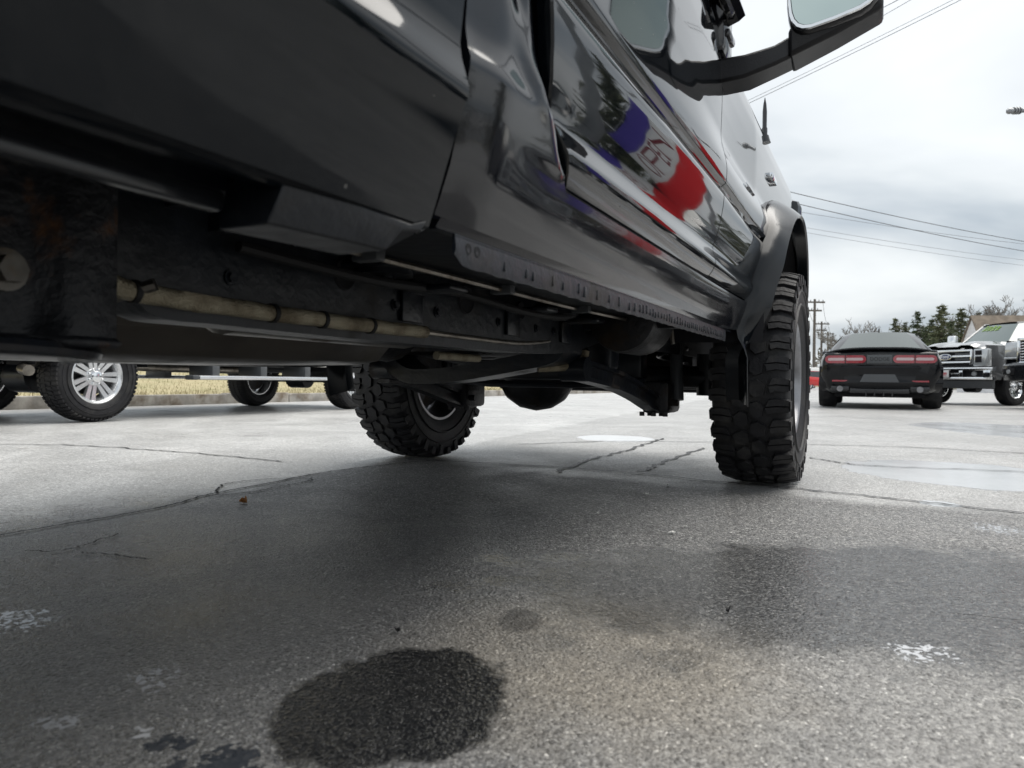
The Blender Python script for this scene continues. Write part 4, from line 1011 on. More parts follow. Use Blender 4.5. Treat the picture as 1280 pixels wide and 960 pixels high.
    m_ = MB(); m_.box(-.90, .90, -.78, .70, .72, 1.18); m_.box(-.90, .90, -2.72, -.70, .56, .74); m_.box(-.90, .90, -zr_ + .05, -2.76, .80, .88); m_.box(-.88, .88, -2.74, -2.70, .6, 1.3); m_.box(-.88, .88, -2.80, -2.76, .6, 1.36); m_.build('inner_body', BLACKFLAT, t)
    # nose
    m_ = MB(); m_.box(-.90, .90, .70, .83, .80, 1.22, ch=.04); nose = m_.build('nose_panel', paint if style == 'ram' else GREYPL, t)
    if style == 'ford':
        m_ = MB(); m_.box(-.56, .56, .82, .855, .86, 1.22, ch=.02); m_.build('grille_backing', BLACKFLAT, nose)
        for z in (.93, 1.06, 1.185):
            m_ = MB(); m_.box(-.58, .58, .84, .905, z - .035, z + .035, ch=.02); m_.build('grille_bar', CHROME, nose)
        for sx in (1, -1):
            m_ = MB(); m_.box(sx * .20, sx * .52, .855, .885, .985, 1.025); m_.box(sx * .20, sx * .52, .855, .885, 1.095, 1.14); m_.build('grille_mesh', GREYPL, nose)
            m_ = MB(); m_.box(sx * .555, sx * .60, .84, .91, .88, 1.22, ch=.012); m_.build('grille_frame', CHROME, nose)
            m_ = MB(); m_.box(sx * .61, sx * .93, .74, .885, .84, 1.23, ch=.03); hl = m_.build('headlight', CLEARL, nose)
            m_ = MB(); m_.box(sx * .66, sx * .80, .884, .895, .93, 1.06, ch=.01); m_.box(sx * .66, sx * .80, .884, .895, 1.09, 1.19, ch=.01); m_.build('projector', BLACKFLAT, hl)
            m_ = MB(); m_.box(sx * .86, sx * .925, .82, .895, .86, 1.20, ch=.01); m_.build('indicator', CLEARL, hl)
        m_ = MB(); m_.lathe([(0, .118), (.02, .112), (.024, .0)], 32, Matrix.Translation((0, .905, 1.06)) @ Matrix.Rotation(R(90), 4, 'Z'))
        for v_ in m_.v: v_.z = 1.06 + (v_.z - 1.06) * .62; v_.x *= 1.32
        em = m_.build('emblem_rim', CHROME, nose)
        m_ = MB(); m_.lathe([(0, .10), (.030, .098), (.031, 0)], 32, Matrix.Translation((0, .905, 1.06)) @ Matrix.Rotation(R(90), 4, 'Z'))
        for v_ in m_.v: v_.z = 1.06 + (v_.z - 1.06) * .58; v_.x *= 1.30
        m_.build('emblem_oval', BLUEOV, em)
        text_mesh('emblem_lettering', 'Ford', .10, CHROME, em, Matrix.Translation((0, .939, 1.062)) @ Matrix.Rotation(R(180), 4, 'Z') @ Matrix.Rotation(R(90), 4, 'X'))
        # chrome bumper with openings
        bp = MB()
        def bar(z_a, z_b, dy=0):
            rg = []
            for i in range(17):
                u = lerp(-1, 1, i / 16); x = 1.0 * u; y = .99 - .16 * abs(u) ** 3.2 + dy
                rg.append([Vector((x, y - .12, z_a)), Vector((x, y, z_a + .015)), Vector((x, y + .012, (z_a + z_b) / 2)), Vector((x, y, z_b - .015)), Vector((x, y - .12, z_b))])
            bp.loft(rg)
        bar(.745, .835); bar(.545, .625)
        for a_, b_ in ((-1.0, -.84), (-.44, -.36), (.36, .44), (.84, 1.0)): bp.box(a_, b_, .845 if abs(a_ + b_) > 1.5 else .90, .975 if abs(a_ + b_) < 1.5 else .90, .60, .76, ch=.01)
        bo = bp.build('front_bumper', CHROME, t, smooth=45)
        m_ = MB(); m_.box(-.92, .92, .76, .87, .56, .80); m_.build('bumper_opening', BLACKFLAT, bo)
        for sx in (1, -1):
            m_ = MB(); m_.lathe([(0, .055), (.03, .05), (.032, 0)], 16, Matrix.Translation((sx * .64, .87, .685)) @ Matrix.Rotation(R(90), 4, 'Z')); m_.build('fog_lamp', CLEARL, bo)
            m_ = MB(); m_.box(sx * .12, sx * .30, .868, .90, .665, .705, ch=.01); m_.build('tow_hook', CHROME, bo)
        m_ = MB(); rg = []
        for i in range(13):
            u = lerp(-1, 1, i / 12); y = .96 - .16 * abs(u) ** 3
            rg.append([Vector((.97 * u, y - .10, .37)), Vector((.97 * u, y - .02, .38)), Vector((.97 * u, y, .54)), Vector((.97 * u, y - .10, .545))])
        m_.loft(rg); m_.build('valance', GREYPL, t)
        if detail:
            m_ = MB(); m_.box(-.16, .16, 1.012, 1.022, .60, .76, ch=.004); pl = m_.build('dealer_plate', WHITEP, bo)
            m_ = MB()
            rr = random.Random(5)
            for k_ in range(7): x = -.11 + k_ * .033; m_.box(x, x + .024, 1.0225, 1.0245, .665, .705 + rr.uniform(0, .012))
            m_.box(-.10, .10, 1.0225, 1.0245, .635, .645); m_.build('plate_print', REDINK, pl)
            # price scrawled across the top of the screen in marker
            m_ = MB(); rr = random.Random(9)
            def wsp(u, f, o=.006):
                hw = lerp(.88, .71, f); return Vector((hw * u, lerp(-.74, -1.46, f) + .10 * (1 - u * u) + o, lerp(1.33, 1.90, f) + o * .9))
            for k_ in range(4):
                u0 = .25 + k_ * .15; st = []
                for q in range(7): st.append(wsp(u0 + (.02 if q % 2 else .13), .74 + .035 * q * (1 if k_ % 2 else .9)))
                m_.tube(st, .008, 5)
            m_.build('screen_lettering', NEON, wso)
    else:
        m_ = MB(); m_.box(-.56, .56, .80, .86, .86, 1.30, ch=.03); m_.build('grille_backing', BLACKFLAT, nose)
        fr = MB()
        for a_, b_, c_, d_ in ((-.60, .60, 1.27, 1.34), (-.60, .60, .84, .90), (-.60, -.52, .84, 1.34), (.52, .60, .84, 1.34), (-.06, .06, .84, 1.34)): fr.box(a_, b_, .83, .91, c_, d_, ch=.02)
        fr.build('grille_frame', CHROME, nose)
        for k_ in range(7):
            z = .925 + k_ * .053
            for sx in (1, -1):
                m_ = MB(); m_.box(sx * .07, sx * .515, .85, .885, z - .012, z + .012, ch=.006); m_.build('grille_slat', CHROME, nose)
        m_ = MB(); m_.prism([(-.07, .07), (.07, .07), (.08, 0), (.03, -.09), (-.03, -.09), (-.08, 0)], lambda a, b, d: (a, .91 + d, 1.12 + b), 0, .02); m_.build('emblem', CHROME, nose, smooth=0, bevel=.006)
        for sx in (1, -1):
            m_ = MB(); m_.box(sx * .62, sx * .93, .72, .87, .98, 1.28, ch=.04); hl = m_.build('headlight', CLEARL, nose)
            m_ = MB(); m_.box(sx * .63, sx * .93, .80, .873, .94, .985, ch=.01); m_.build('indicator', CLEARL, hl)
        bp = MB(); rg = []
        for i in range(17):
            u = lerp(-1, 1, i / 16); y = 1.02 - .20 * abs(u) ** 3
            rg.append([Vector((1.02 * u, y - .16, .52)), Vector((1.02 * u, y - .03, .54)), Vector((1.02 * u, y, .66)), Vector((1.02 * u, y, .82)), Vector((1.02 * u, y - .05, .87)), Vector((1.02 * u, y - .16, .87))])
        bp.loft(rg); bo = bp.build('front_bumper', SATIN, t, smooth=40)
        for sx in (1, -1):
            m_ = MB(); m_.box(sx * .55, sx * .82, .96, 1.0, .64, .76, ch=.02); m_.build('bumper_opening', BLACKFLAT, bo)
            m_ = MB(); m_.lathe([(0, .045), (.02, .04), (.022, 0)], 16, Matrix.Translation((sx * .68, .992, .70)) @ Matrix.Rotation(R(90), 4, 'Z')); m_.build('fog_lamp', CLEARL, bo)
    # rear
    m_ = MB(); m_.box(-.90, .90, -zr_ - .03, -zr_ + .03, .84, 1.38, ch=.02); tg = m_.build('tailgate', paint, t)
    for sx in (1, -1):
        m_ = MB(); m_.box(sx * .84, sx * .945, -zr_ - .035, -zr_ + .05, .98, 1.34, ch=.01); m_.build('tail_light', REDL, t)
    m_ = MB(); m_.box(-.97, .97, -zr_ - .22, -zr_ - .04, .56, .76, ch=.03); m_.build('rear_bumper', CHROME, t)
    # underside
    for sx in (1, -1):
        m_ = MB(); m_.box(sx * .40, sx * .48, -zr_, .75, .54, .70, ch=.01); m_.build('frame_rail', UNDER, t)
        m_ = MB(); m_.tube(smooth_path([(sx * .52, -wb + .75, .62), (sx * .52, -wb + .3, .52), (sx * .52, -wb, .49), (sx * .52, -wb - .3, .52), (sx * .52, -wb - .75, .62)], 4), .035, 6); m_.build('leaf_spring', UNDER2, t)
    m_ = MB(); m_.tube([(-.8, 0, Rt), (.8, 0, Rt)], .05, 10); m_.tube([(-.15, 0, Rt), (.15, 0, Rt)], .13, 12); m_.build('front_axle', UNDER2, t)
    m_ = MB(); m_.tube([(-.8, -wb, Rt), (.8, -wb, Rt)], .055, 10); m_.tube([(-.17, -wb, Rt), (.17, -wb, Rt)], .16, 12); m_.build('rear_axle', UNDER2, t)
    m_ = MB(); m_.tube(smooth_path([(.35, -1.5, .50), (.45, -wb + .6, .52), (.62, -wb - .1, .62), (.78, -wb - .52, .48), (1.0, -wb - .62, .45)], 5), .045, 12); m_.build('exhaust_pipe', STEEL, t)
    m_ = MB(); m_.box(-.3, .3, -2.9, -.4, .48, .60, ch=.04); m_.build('gearbox', UNDER, t)
    for (x, y) in ((.86, 0), (-.86, 0), (.86, -wb), (-.86, -wb)):
        make_wheel(t, (x, y, Rt), 1 if x > 0 else -1, Rt, .268, .235, tread, rim, lod=0)
    return t
def cam_pos(right, fwd):
    p = Vector((CAM.x, CAM.y, 0)) + RT * right + FW * fwd; return (p.x, p.y, 0)
hz = 24.5
lf = make_pickup('pickup_truck', cam_pos(-3.02, 10.25), R(YAW - hz), SILVERP, 'ford', 3.76, .405, 'silver', board=True)
tag(lf, 'silver pickup with alloy wheels and running board, parked beyond the black truck', 'pickup truck', 'pickups parked in the lot')
rf = make_pickup('pickup_truck', cam_pos(10.55, 16.5), R(YAW + 113), GREYP, 'ford', 3.76, .405, 'chrome')
tag(rf, 'grey pickup with chrome grille, red print plate and green lettering on its windscreen', 'pickup truck', 'pickups parked in the lot')
rm = make_pickup('pickup_truck', cam_pos(10.55, 13.2), R(YAW + 98), PAINT, 'ram', 3.76, .44, 'dark', tread='at')
tag(rm, 'black pickup with slatted chrome grille cut off by the right edge', 'pickup truck', 'pickups parked in the lot')

# ------------------------------------------------------------------ black coupe seen from behind (local: facing +Y, rear axle at the origin)
CPE = empty('coupe', cam_pos(458 / 900 * 13.3, 13.3), R(YAW - 26.4))
tag(CPE, 'black muscle coupe seen from behind, with wide racetrack tail lights and spoiler', 'coupe')
def car_ring(y, zb, hl, zm, hm, zs, hs, zt, ht, cr_=.02):
    half = [(0, zb), (hl * .85, zb), (hl, zb + .06), (hm, zm), (hs, zs), (lerp(hs, ht, .5), lerp(zs, zt, .62)), (ht, zt - .02), (ht * .82, zt), (ht * .4, zt + cr_ * .8), (0, zt + cr_)]
    return [Vector((x, y, z)) for x, z in half] + [Vector((-x, y, z)) for x, z in reversed(half[1:-1])]
body = [  # y, zbot, hlow, zmid, hmid, zshoulder, hshoulder, ztop, htop
    (-1.09, .42, .72, .60, .80, .82, .78, .96, .72), (-1.04, .34, .80, .60, .90, .84, .89, .985, .82), (-.90, .28, .86, .60, .955, .86, .925, 1.0, .86),
    (-.45, .24, .90, .60, .985, .88, .94, 1.0, .88), (.0, .22, .90, .60, .985, .90, .94, 1.0, .88), (.45, .20, .91, .60, .955, .92, .925, 1.0, .86),
    (1.2, .18, .92, .58, .945, .92, .925, .99, .86), (2.0, .18, .92, .58, .945, .91, .925, .98, .86), (2.6, .18, .90, .58, .955, .89, .93, .96, .87), (2.95, .20, .90, .58, .985, .88, .94, .95, .87),
    (3.4, .22, .88, .56, .955, .84, .91, .90, .84), (3.75, .26, .80, .54, .88, .76, .85, .82, .78), (3.86, .36, .68, .54, .76, .70, .74, .74, .68)]
m_ = MB(); m_.loft([car_ring(*b) for b in body]); cb_ = m_.build('body', PAINTC, CPE, smooth=45)
# cabin
gh = [(-.62, .985, .86, 1.0, .80), (-.10, .99, .87, 1.20, .70), (.35, .99, .88, 1.36, .62), (.75, .99, .885, 1.425, .60), (1.15, .99, .88, 1.43, .60), (1.55, .99, .88, 1.38, .61), (2.15, .98, .86, 1.0, .78)]
rg = []
for y, zl_, hl, zt, ht in gh:
    half = [(hl, zl_), (lerp(hl, ht, .45), lerp(zl_, zt, .5)), (ht, zt - .03), (ht * .8, zt), (0, zt + .02)]
    rg.append([Vector((x, y, z)) for x, z in half] + [Vector((-x, y, z)) for x, z in reversed(half[:-1])])
m_ = MB(); m_.loft(rg, True, True); m_.build('cabin', PAINTC, CPE, smooth=50)
m_ = MB(); m_.grid([[Vector((lerp(.66, .47, f) * u, lerp(-.565, .40, f) - .02 * (1 - u * u) - .02, lerp(1.035, 1.375, f) + .022 * (1 - u * u) + .012)) for u in (-1, -.7, -.35, 0, .35, .7, 1)] for f in (0, .2, .4, .6, .8, 1)]); m_.build('rear_window', CPGLASS, CPE)
m_ = MB(); m_.grid([[Vector((lerp(.74, .57, f) * u, lerp(2.17, 1.55, f) + .03 * (1 - u * u), lerp(1.03, 1.39, f) + .02 * (1 - u * u))) for u in (-1, -.5, 0, .5, 1)] for f in (0, .5, 1)]); m_.build('windscreen', CARGLASS, CPE)
for sx in (1, -1):
    m_ = MB(); m_.add([(sx * .885, 1.85, 1.02), (sx * .885, .35, 1.02), (sx * .66, .62, 1.36), (sx * .66, 1.42, 1.36)], [(0, 1, 2, 3)]); m_.build('side_window', GLASS, CPE, smooth=0)
    m_ = MB(); m_.box(sx * .90, sx * 1.06, 1.62, 1.72, 1.0, 1.12, ch=.03); m_.build('side_mirror', PAINT, CPE)
m_ = MB(); m_.prism([(0, 0), (.12, 0), (.02, .06), (0, .06)], lambda a, b, d: (d, .55 + a, 1.43 + b), -.012, .012); m_.build('roof_fin', PAINT, CPE, smooth=0)
# tail: recessed lamp band, two racetrack lamps each side of a centre panel
def race(x0, x1, z0, z1, n=8):
    r_ = (z1 - z0) / 2; pts = []
    for i in range(n + 1): a = math.pi / 2 + math.pi * i / n; pts.append((x0 + r_ + math.cos(a) * r_, (z0 + z1) / 2 + math.sin(a) * r_))
    for i in range(n + 1): a = -math.pi / 2 + math.pi * i / n; pts.append((x1 - r_ + math.cos(a) * r_, (z0 + z1) / 2 + math.sin(a) * r_))
    return pts
def tail(a, b, d): return (a, -1.085 + .07 * (abs(a) / .9) ** 2.4 - d, b)
m_ = MB(); m_.loft([[Vector(tail(x, z, d)) for z, d in ((.765, .0), (.765, .045), (.955, .045), (.955, .0))] for x in [lerp(-.86, .86, i / 20) for i in range(21)]]); band = m_.build('lamp_band', SATIN, CPE)
for sx in (1, -1):
    x0, x1 = (.205, .855) if sx > 0 else (-.855, -.205)
    def strip(pts, d0, d1, name, mt_, par):
        xa = min(p[0] for p in pts); xb_ = max(p[0] for p in pts); zc = sum(p[1] for p in pts) / len(pts); hz_ = (max(p[1] for p in pts) - min(p[1] for p in pts)) / 2
        q = MB(); rg_ = []
        for i in range(25):
            x = xa + (xb_ - xa) * (.5 - .5 * math.cos(math.pi * i / 24)); e_ = min(x - xa, xb_ - x)
            h_ = hz_ * math.sqrt(max(0.002, 1 - max(0, 1 - e_ / hz_) ** 2))
            rg_.append([Vector(tail(x, zc - h_, d0)), Vector(tail(x, zc - h_, d1)), Vector(tail(x, zc + h_, d1)), Vector(tail(x, zc + h_, d0))])
        q.loft(rg_); return q.build(name, mt_, par, smooth=30)
    tl = strip(race(x0, x1, .79, .925), .04, .064, 'tail_light', REDL, band)
    xm = (x0 + x1) / 2
    for a_, b_ in ((x0 + .045, xm - .012), (xm + .012, x1 - .045)): strip(race(a_, b_, .835, .882), .055, .068, 'light_strip', WHITEL, tl)
    yd_ = tail(xm, 0, .067)[1]; q = MB(); q.box(xm - .006, xm + .006, yd_ - .003, yd_ + .04, .79, .925); q.build('lamp_divider', BLACKFLAT, tl)
m_ = MB(); m_.box(-.195, .195, -1.142, -1.09, .785, .93, ch=.01); cp = m_.build('centre_panel', GREYPL, band)
text_mesh('badge_lettering', 'DODGE', .085, SATIN, cp, Matrix.Translation((0, -1.144, .857)) @ Matrix.Rotation(R(90), 4, 'X'))
rgs = []
for i in range(25):
    u = lerp(-1, 1, i / 24); x = .84 * u; y = -1.08 + .16 * abs(u) ** 3; zt = 1.065 - .075 * abs(u) ** 3.5
    rgs.append([Vector((x, y + .20, zt - .06)), Vector((x, y, zt - .045)), Vector((x, y - .03, zt - .02)), Vector((x, y - .03, zt)), Vector((x, y + .12, zt - .01))])
m_ = MB(); m_.loft(rgs); m_.build('spoiler', SATIN, CPE, smooth=50)
rgs = []
for i in range(25):
    u = lerp(-1, 1, i / 24); x = .955 * u; y = -1.14 + .20 * abs(u) ** 2.6
    rgs.append([Vector((x, y + .15, .745)), Vector((x, y - .005, .74)), Vector((x, y - .02, .715)), Vector((x, y, .62)), Vector((x, y + .005, .50)), Vector((x, y - .01, .47)), Vector((x, y - .012, .44)), Vector((x * .97, y + .03, .36)), Vector((x * .95, y + .15, .30))])
m_ = MB(); m_.loft(rgs); rb = m_.build('rear_bumper', PAINTC, CPE, smooth=40)
m_ = MB(); m_.prism([(-.30, .465), (.30, .465), (.235, .60), (-.235, .60)], lambda a, b, d: (a, -1.135 - d, b), 0, .016); m_.build('plate_recess', GREYPL, rb, smooth=0)
for sx in (1, -1):
    m_ = MB(); m_.box(sx * .49, sx * .74, -1.105, -1.05, .468, .497, ch=.006); m_.build('reflector', REDL, rb)
    m_ = MB(); m_.box(sx * .46, sx * .76, -1.10, -.95, .30, .40, ch=.03); ex = m_.build('exhaust_surround', SATIN, rb)
    m_ = MB(); m_.tube([(sx * .61, -1.13, .345), (sx * .61, -.9, .345)], .05, 16); m_.build('exhaust_tip', DALLOY, rb)
m_ = MB(); m_.box(-.46, .46, -1.08, -.95, .27, .36, ch=.02)
for x in (-.20, -.07, .07, .20): m_.box(x - .01, x + .01, -1.10, -.95, .22, .30)
m_.build('diffuser', SATIN, rb)
m_ = MB(); m_.box(-.70, .70, -.75, 3.6, .20, .34); m_.build('underbody', BLACKFLAT, CPE)
for (x, y) in ((.845, 0), (-.845, 0), (.845, 2.95), (-.845, 2.95)): make_wheel(CPE, (x, y, .355), 1 if x > 0 else -1, .355, .30, .255, 'road', 'black', lod=0)

# ------------------------------------------------------------------ far red hatchback and white van
def small_car(name, loc, rz, paint, van=False):
    t = empty(name, loc, rz); L = 4.2
    prof = [(-2.1, .5, .9), (-1.95, .35, 1.05), (-1.2, .3, 1.0), (0, .28, .95), (1.2, .3, .92), (1.95, .35, .82), (2.1, .5, .7)] if not van else [(-2.6, .4, 1.9), (-2.5, .35, 2.1), (0, .35, 2.15), (1.4, .35, 2.05), (1.9, .35, 1.2), (2.5, .4, 1.05), (2.6, .5, .9)]
    m_ = MB(); m_.loft([[Vector((sx_ * hw, y, z)) for sx_, hw, z in ((-1, .78, zb), (-1, .86, zb + .15), (-1, .87, zt - .15), (-1, .78, zt), (1, .78, zt), (1, .87, zt - .15), (1, .86, zb + .15), (1, .78, zb))] for y, zb, zt in prof]); m_.build('body', paint, t, smooth=40)
    if not van:
        m_ = MB(); m_.loft([[Vector((-hw, y, .93)), Vector((-hw * .82, y, zt)), Vector((hw * .82, y, zt)), Vector((hw, y, .93))] for y, hw, zt in ((-1.9, .76, 1.0), (-1.4, .78, 1.40), (0, .80, 1.46), (.5, .80, 1.40), (1.3, .76, .98))]); m_.build('cabin', GLASS, t, smooth=30)
        m_ = MB(); m_.box(-.60, .60, -1.4, .4, 1.42, 1.475, ch=.02); m_.build('roof', paint, t)
    for sx in (1, -1):
        m_ = MB(); m_.box(sx * .5, sx * .82, (-2.62 if van else -2.12), (-2.5 if van else -1.98), .75, .92, ch=.02); m_.build('tail_light', REDL, t)
        for y in (-1.35, 1.3): make_wheel(t, (sx * .74, y, .32), sx, .32, .2, .2, 'road', 'silver', lod=0)
    return t
p = at_height(1021, 483.2, 0); 
rc = small_car('hatchback', cam_pos(382 / 900 * 58, 58), R(YAW - 75), REDP); tag(rc, 'small bright red car far off between the mud tyre and the coupe', 'car')
wv = small_car('delivery_van', cam_pos(385 / 900 * 74, 74), R(YAW - 80), WHITEP, True); tag(wv, 'white van far off above the small red car', 'van')

# ------------------------------------------------------------------ trees, house, poles, wires
BARK = mat('bark', (0.10, 0.085, 0.07), 0.9, var=0.3, vscale=3)
PALEBARK = mat('pale_bark', (0.20, 0.185, 0.165), 0.9, var=0.3, vscale=3)
def needles(name, a, b):
    mt = bpy.data.materials.new(name); mt.use_nodes = True
    t = NT(mt.node_tree); bs = mt.node_tree.nodes['Principled BSDF']
    pos = t.n('ShaderNodeTexCoord').outputs['Object']
    t.put(bs.inputs['Base Color'], t.mix(t.mr(t.noise(pos, 1.6, 4, 0.6), .35, .65), a, b)); inp(bs, 'Roughness', .8); inp(bs, 'Specular IOR Level', .2)
    return mt
NEED = needles('needles', (0.050, 0.068, 0.036), (0.10, 0.118, 0.062))
NEED2 = needles('needles_olive', (0.085, 0.098, 0.052), (0.15, 0.155, 0.085))
def conifer(name, loc, H, W, seed, mt_, sparse=1.0, fine=1.0):
    rr = random.Random(seed); t = empty(name, loc)
    m_ = MB(); pts = [(rr.uniform(-.02, .02) * H * .3 * k / 8, rr.uniform(-.02, .02) * H * .3 * k / 8, H * k / 8) for k in range(9)]
    m_.tube(pts, [H * .016 * (1 - k / 8.6) for k in range(9)], 7); m_.build('trunk', BARK, t)
    c = MB(); z = H * .10
    while z < H * .985:
        f = (z / H); L = W * (1 - f) ** .8 * (.55 + .45 * min(1, f * 6)) * rr.uniform(.75, 1.2) + .10
        for k in range(rr.choice((4, 5, 6))):
            if rr.random() > sparse: continue
            a = rr.uniform(0, 6.283); l = L * rr.uniform(.55, 1.15); dz = -.18 * l + rr.uniform(-.1, .12) * l
            n_ = max(4, int(l * 7 * fine))
            d = Vector((math.cos(a), math.sin(a), 0)); s_ = Vector((-d.y, d.x, 0))
            for q in range(n_):
                g_ = (q + rr.random()) / n_
                p = d * (l * g_) + Vector((0, 0, z + dz * g_ + .10 * l * g_ * g_)) + s_ * rr.uniform(-.25, .25) * l * (1 - g_ * .6)
                for w_ in range(3):
                    u = Vector((rr.gauss(0, 1), rr.gauss(0, 1), rr.gauss(.15, .5))).normalized() * rr.uniform(.18, .42) * (H / 9) / fine ** .4
                    v_ = u.cross(Vector((rr.gauss(0, 1), rr.gauss(0, 1), rr.gauss(0, 1)))).normalized() * .075 * (H / 9) / fine ** .3
                    c.add([p - v_, p + v_, p + u], [(0, 1, 2)])
        z += H * .024 * rr.uniform(.7, 1.3)
    c.build('crown', mt_, t, smooth=0, fix=False)
    return t
def bare_tree(name, loc, H, seed, spread=.5):
    rr = random.Random(seed); t = empty(name, loc); tr = MB(); cr_ = MB()
    def grow(p, d, L, r_, lv):
        n_ = 4; pts = [p]; dd = d.copy()
        for k in range(n_):
            dd = (dd + Vector((rr.gauss(0, .13), rr.gauss(0, .13), rr.gauss(.05, .08)))).normalized(); pts.append(pts[-1] + dd * L / n_)
        (tr if lv == 0 else cr_).tube(pts, [max(.030, lerp(r_, r_ * .45, k / n_)) for k in range(n_ + 1)], 6 if lv < 2 else 3, caps=False)
        if lv >= 4: return
        for k in range((6, 5, 4, 4)[lv]):
            f = rr.uniform(.35, 1.0); i = min(n_ - 1, int(f * n_)); q = pts[i].lerp(pts[i + 1], f * n_ - i)
            a = rr.uniform(0, 6.283); side = Vector((math.cos(a), math.sin(a), rr.uniform(.1, .6)))
            nd = (dd * (1 - spread) + side.normalized() * spread).normalized()
            grow(q, nd, L * rr.uniform(.42, .68), r_ * lerp(.6, .35, f), lv + 1)
    grow(Vector((0, 0, 0)), Vector((0, 0, 1)), H * .52, H * .018, 0)
    tr.build('trunk', PALEBARK, t, fix=False); cr_.build('crown', PALEBARK, t, smooth=0, fix=False)
    return t
def tree_at(x, ytop, dep): 
    p = cam_pos((x - 640) / 900 * dep, dep); hor = 475.8 + (x - 640) * .0122
    return p, (hor - ytop) / 900 * dep + .415
GC = 'conifers along the far edge of the lot'; GB = 'bare trees along the far edge of the lot'
for i, (x, yt, dep, wd, mt_, lb) in enumerate([
    (1118, 399, 88, 1.5, NEED2, 'small conifer directly above the middle of the coupe roof'), (1146, 391, 86, 2.2, NEED, 'dark conifer above the right shoulder of the coupe'),
    (1176, 381, 84, 2.8, NEED2, 'tallest broad conifer between the coupe and the white gable'), (1164, 400, 90, 2.0, NEED, 'lower conifer squeezed just left of the tallest broad conifer'),
    (1200, 386, 86, 2.4, NEED2, 'olive conifer just left of the white gable'), (1214, 396, 92, 2.0, NEED, 'dark conifer half hidden behind the white gable'), (1188, 402, 80, 2.2, NEED, 'short dark conifer in front of the tall olive ones'),
    (1222, 392, 98, 2.4, NEED2, 'conifer rising behind the peak of the white gable'), (1131, 404, 92, 1.8, NEED2, 'small olive conifer between the small and the dark conifer above the coupe'), (1156, 410, 78, 2.0, NEED, 'low bushy conifer just above the coupe rear window edge')]):
    p, H = tree_at(x, yt, dep); H *= 1.02; o = conifer('conifer_tree', p, H, wd * 1.5, 40 + i, mt_, .85); tag(o, lb, 'tree', GC)
for i, (x, yt, dep, lb) in enumerate([
    (1066, 393, 100, 'leftmost hazy bare tree above the coupe'), (1098, 387, 100, 'rounded bare tree left of the small conifer above the coupe'), (1082, 402, 110, 'faint bare tree between the two taller bare ones above the coupe'),
    (1205, 382, 96, 'bare tree standing behind the olive conifer'), (1222, 384, 100, 'bare tree above the left end of the brown roof'), (1240, 378, 98, 'bare tree above the brown roof, left of three'),
    (1256, 374, 96, 'bare tree above the brown roof, middle of three'), (1272, 371, 96, 'bare tree above the brown roof, right of three'), (1132, 405, 104, 'low bare tree between two conifers above the coupe'), (1288, 372, 94, 'bare tree cut by the right edge of the picture'), (1110, 398, 96, 'thin bare tree just left of the small conifer above the coupe'), (1160, 390, 100, 'bare tree showing between the dark and the tallest conifer'), (1190, 384, 104, 'bare tree showing right of the tallest conifer'), (1050, 408, 112, 'lowest bare tree, left of the coupe roof')]):
    p, H = tree_at(x, yt, dep); o = bare_tree('bare_tree', p, H, 80 + i, .55); tag(o, lb, 'tree', GB)
# far wood closing the horizon
m_ = MB(); rr = random.Random(4)
for i in range(26000):
    a = rr.uniform(R(-75), R(75)); d = rr.uniform(150, 200); h_ = (2.6 + 2.0 * noise.noise(Vector((a * 22, 0, 1))) + 1.6 * noise.noise(Vector((a * 90, 0, 4)))) * 2.9
    p = Vector((CAM.x + math.sin(a + R(8)) * d, CAM.y + math.cos(a + R(8)) * d, rr.uniform(0, max(.5, h_))))
    u = Vector((rr.gauss(0, 1), rr.gauss(0, 1), rr.gauss(.3, 1))).normalized() * .9; v_ = Vector((rr.gauss(0, 1), rr.gauss(0, 1), rr.gauss(0, .4))).normalized() * .35
    m_.add([p - v_, p + v_, p + u], [(0, 1, 2)])
tag(m_.build('far_wood', needles('far_wood', (0.07, 0.068, 0.05), (0.13, 0.12, 0.10)), smooth=0, fix=False), 'low hazy line of far woodland along the horizon', 'wood', kind='stuff')
m_ = MB(); m_.box(-260, 340, 118, 420, -.5, .05); tag(m_.build('far_field', TURF, smooth=0), kind='structure')

# house with a white gable
gl, gr = Vector(cam_pos(556 / 900 * 50, 50)), Vector(cam_pos(594 / 900 * 46, 46))
HO = empty('house', gl); tag(HO, 'house with pale gable end and brown shingle roof behind the parked pickups', 'house')
ux = (gr - gl); gw = ux.length; ux.normalize(); vx = Vector((ux.y, -ux.x, 0)) 
if vx.dot(RT) < 0: vx = -vx
def HP(a, b, z): return ux * a + vx * b + Vector((0, 0, z))
eave, peak, hl = 2.3, 5.0, 16.0
SIDING = mat('pale_siding', (0.72, 0.72, 0.73), 0.6, var=.05); SHING = mat('brown_shingle', (0.17, 0.14, 0.11), 0.9, var=.25, vscale=2, bump=.4, bscale=12)
m_ = MB(); m_.add([HP(0, 0, 0), HP(gw, 0, 0), HP(gw, 0, eave), HP(gw / 2, 0, peak), HP(0, 0, eave), HP(0, hl, 0), HP(gw, hl, 0), HP(gw, hl, eave), HP(gw / 2, hl, peak), HP(0, hl, eave)], [(0, 1, 2, 3, 4), (5, 9, 8, 7, 6), (1, 6, 7, 2), (0, 4, 9, 5)]); wl = m_.build('wall', SIDING, HO, smooth=0)
for k in range(9):
    z = eave + .05 + k * .24; f = (z - eave) / (peak - eave)
    if f > .93: break
    q = MB(); a0_, a1_ = gw / 2 * f + .02, gw - gw / 2 * f - .02; q.add([HP(a0_, -.02, z), HP(a1_, -.02, z), HP(a1_, -.005, z + .23), HP(a0_, -.005, z + .23)], [(0, 1, 2, 3)]); q.build('siding_board', SIDING, wl, smooth=0)
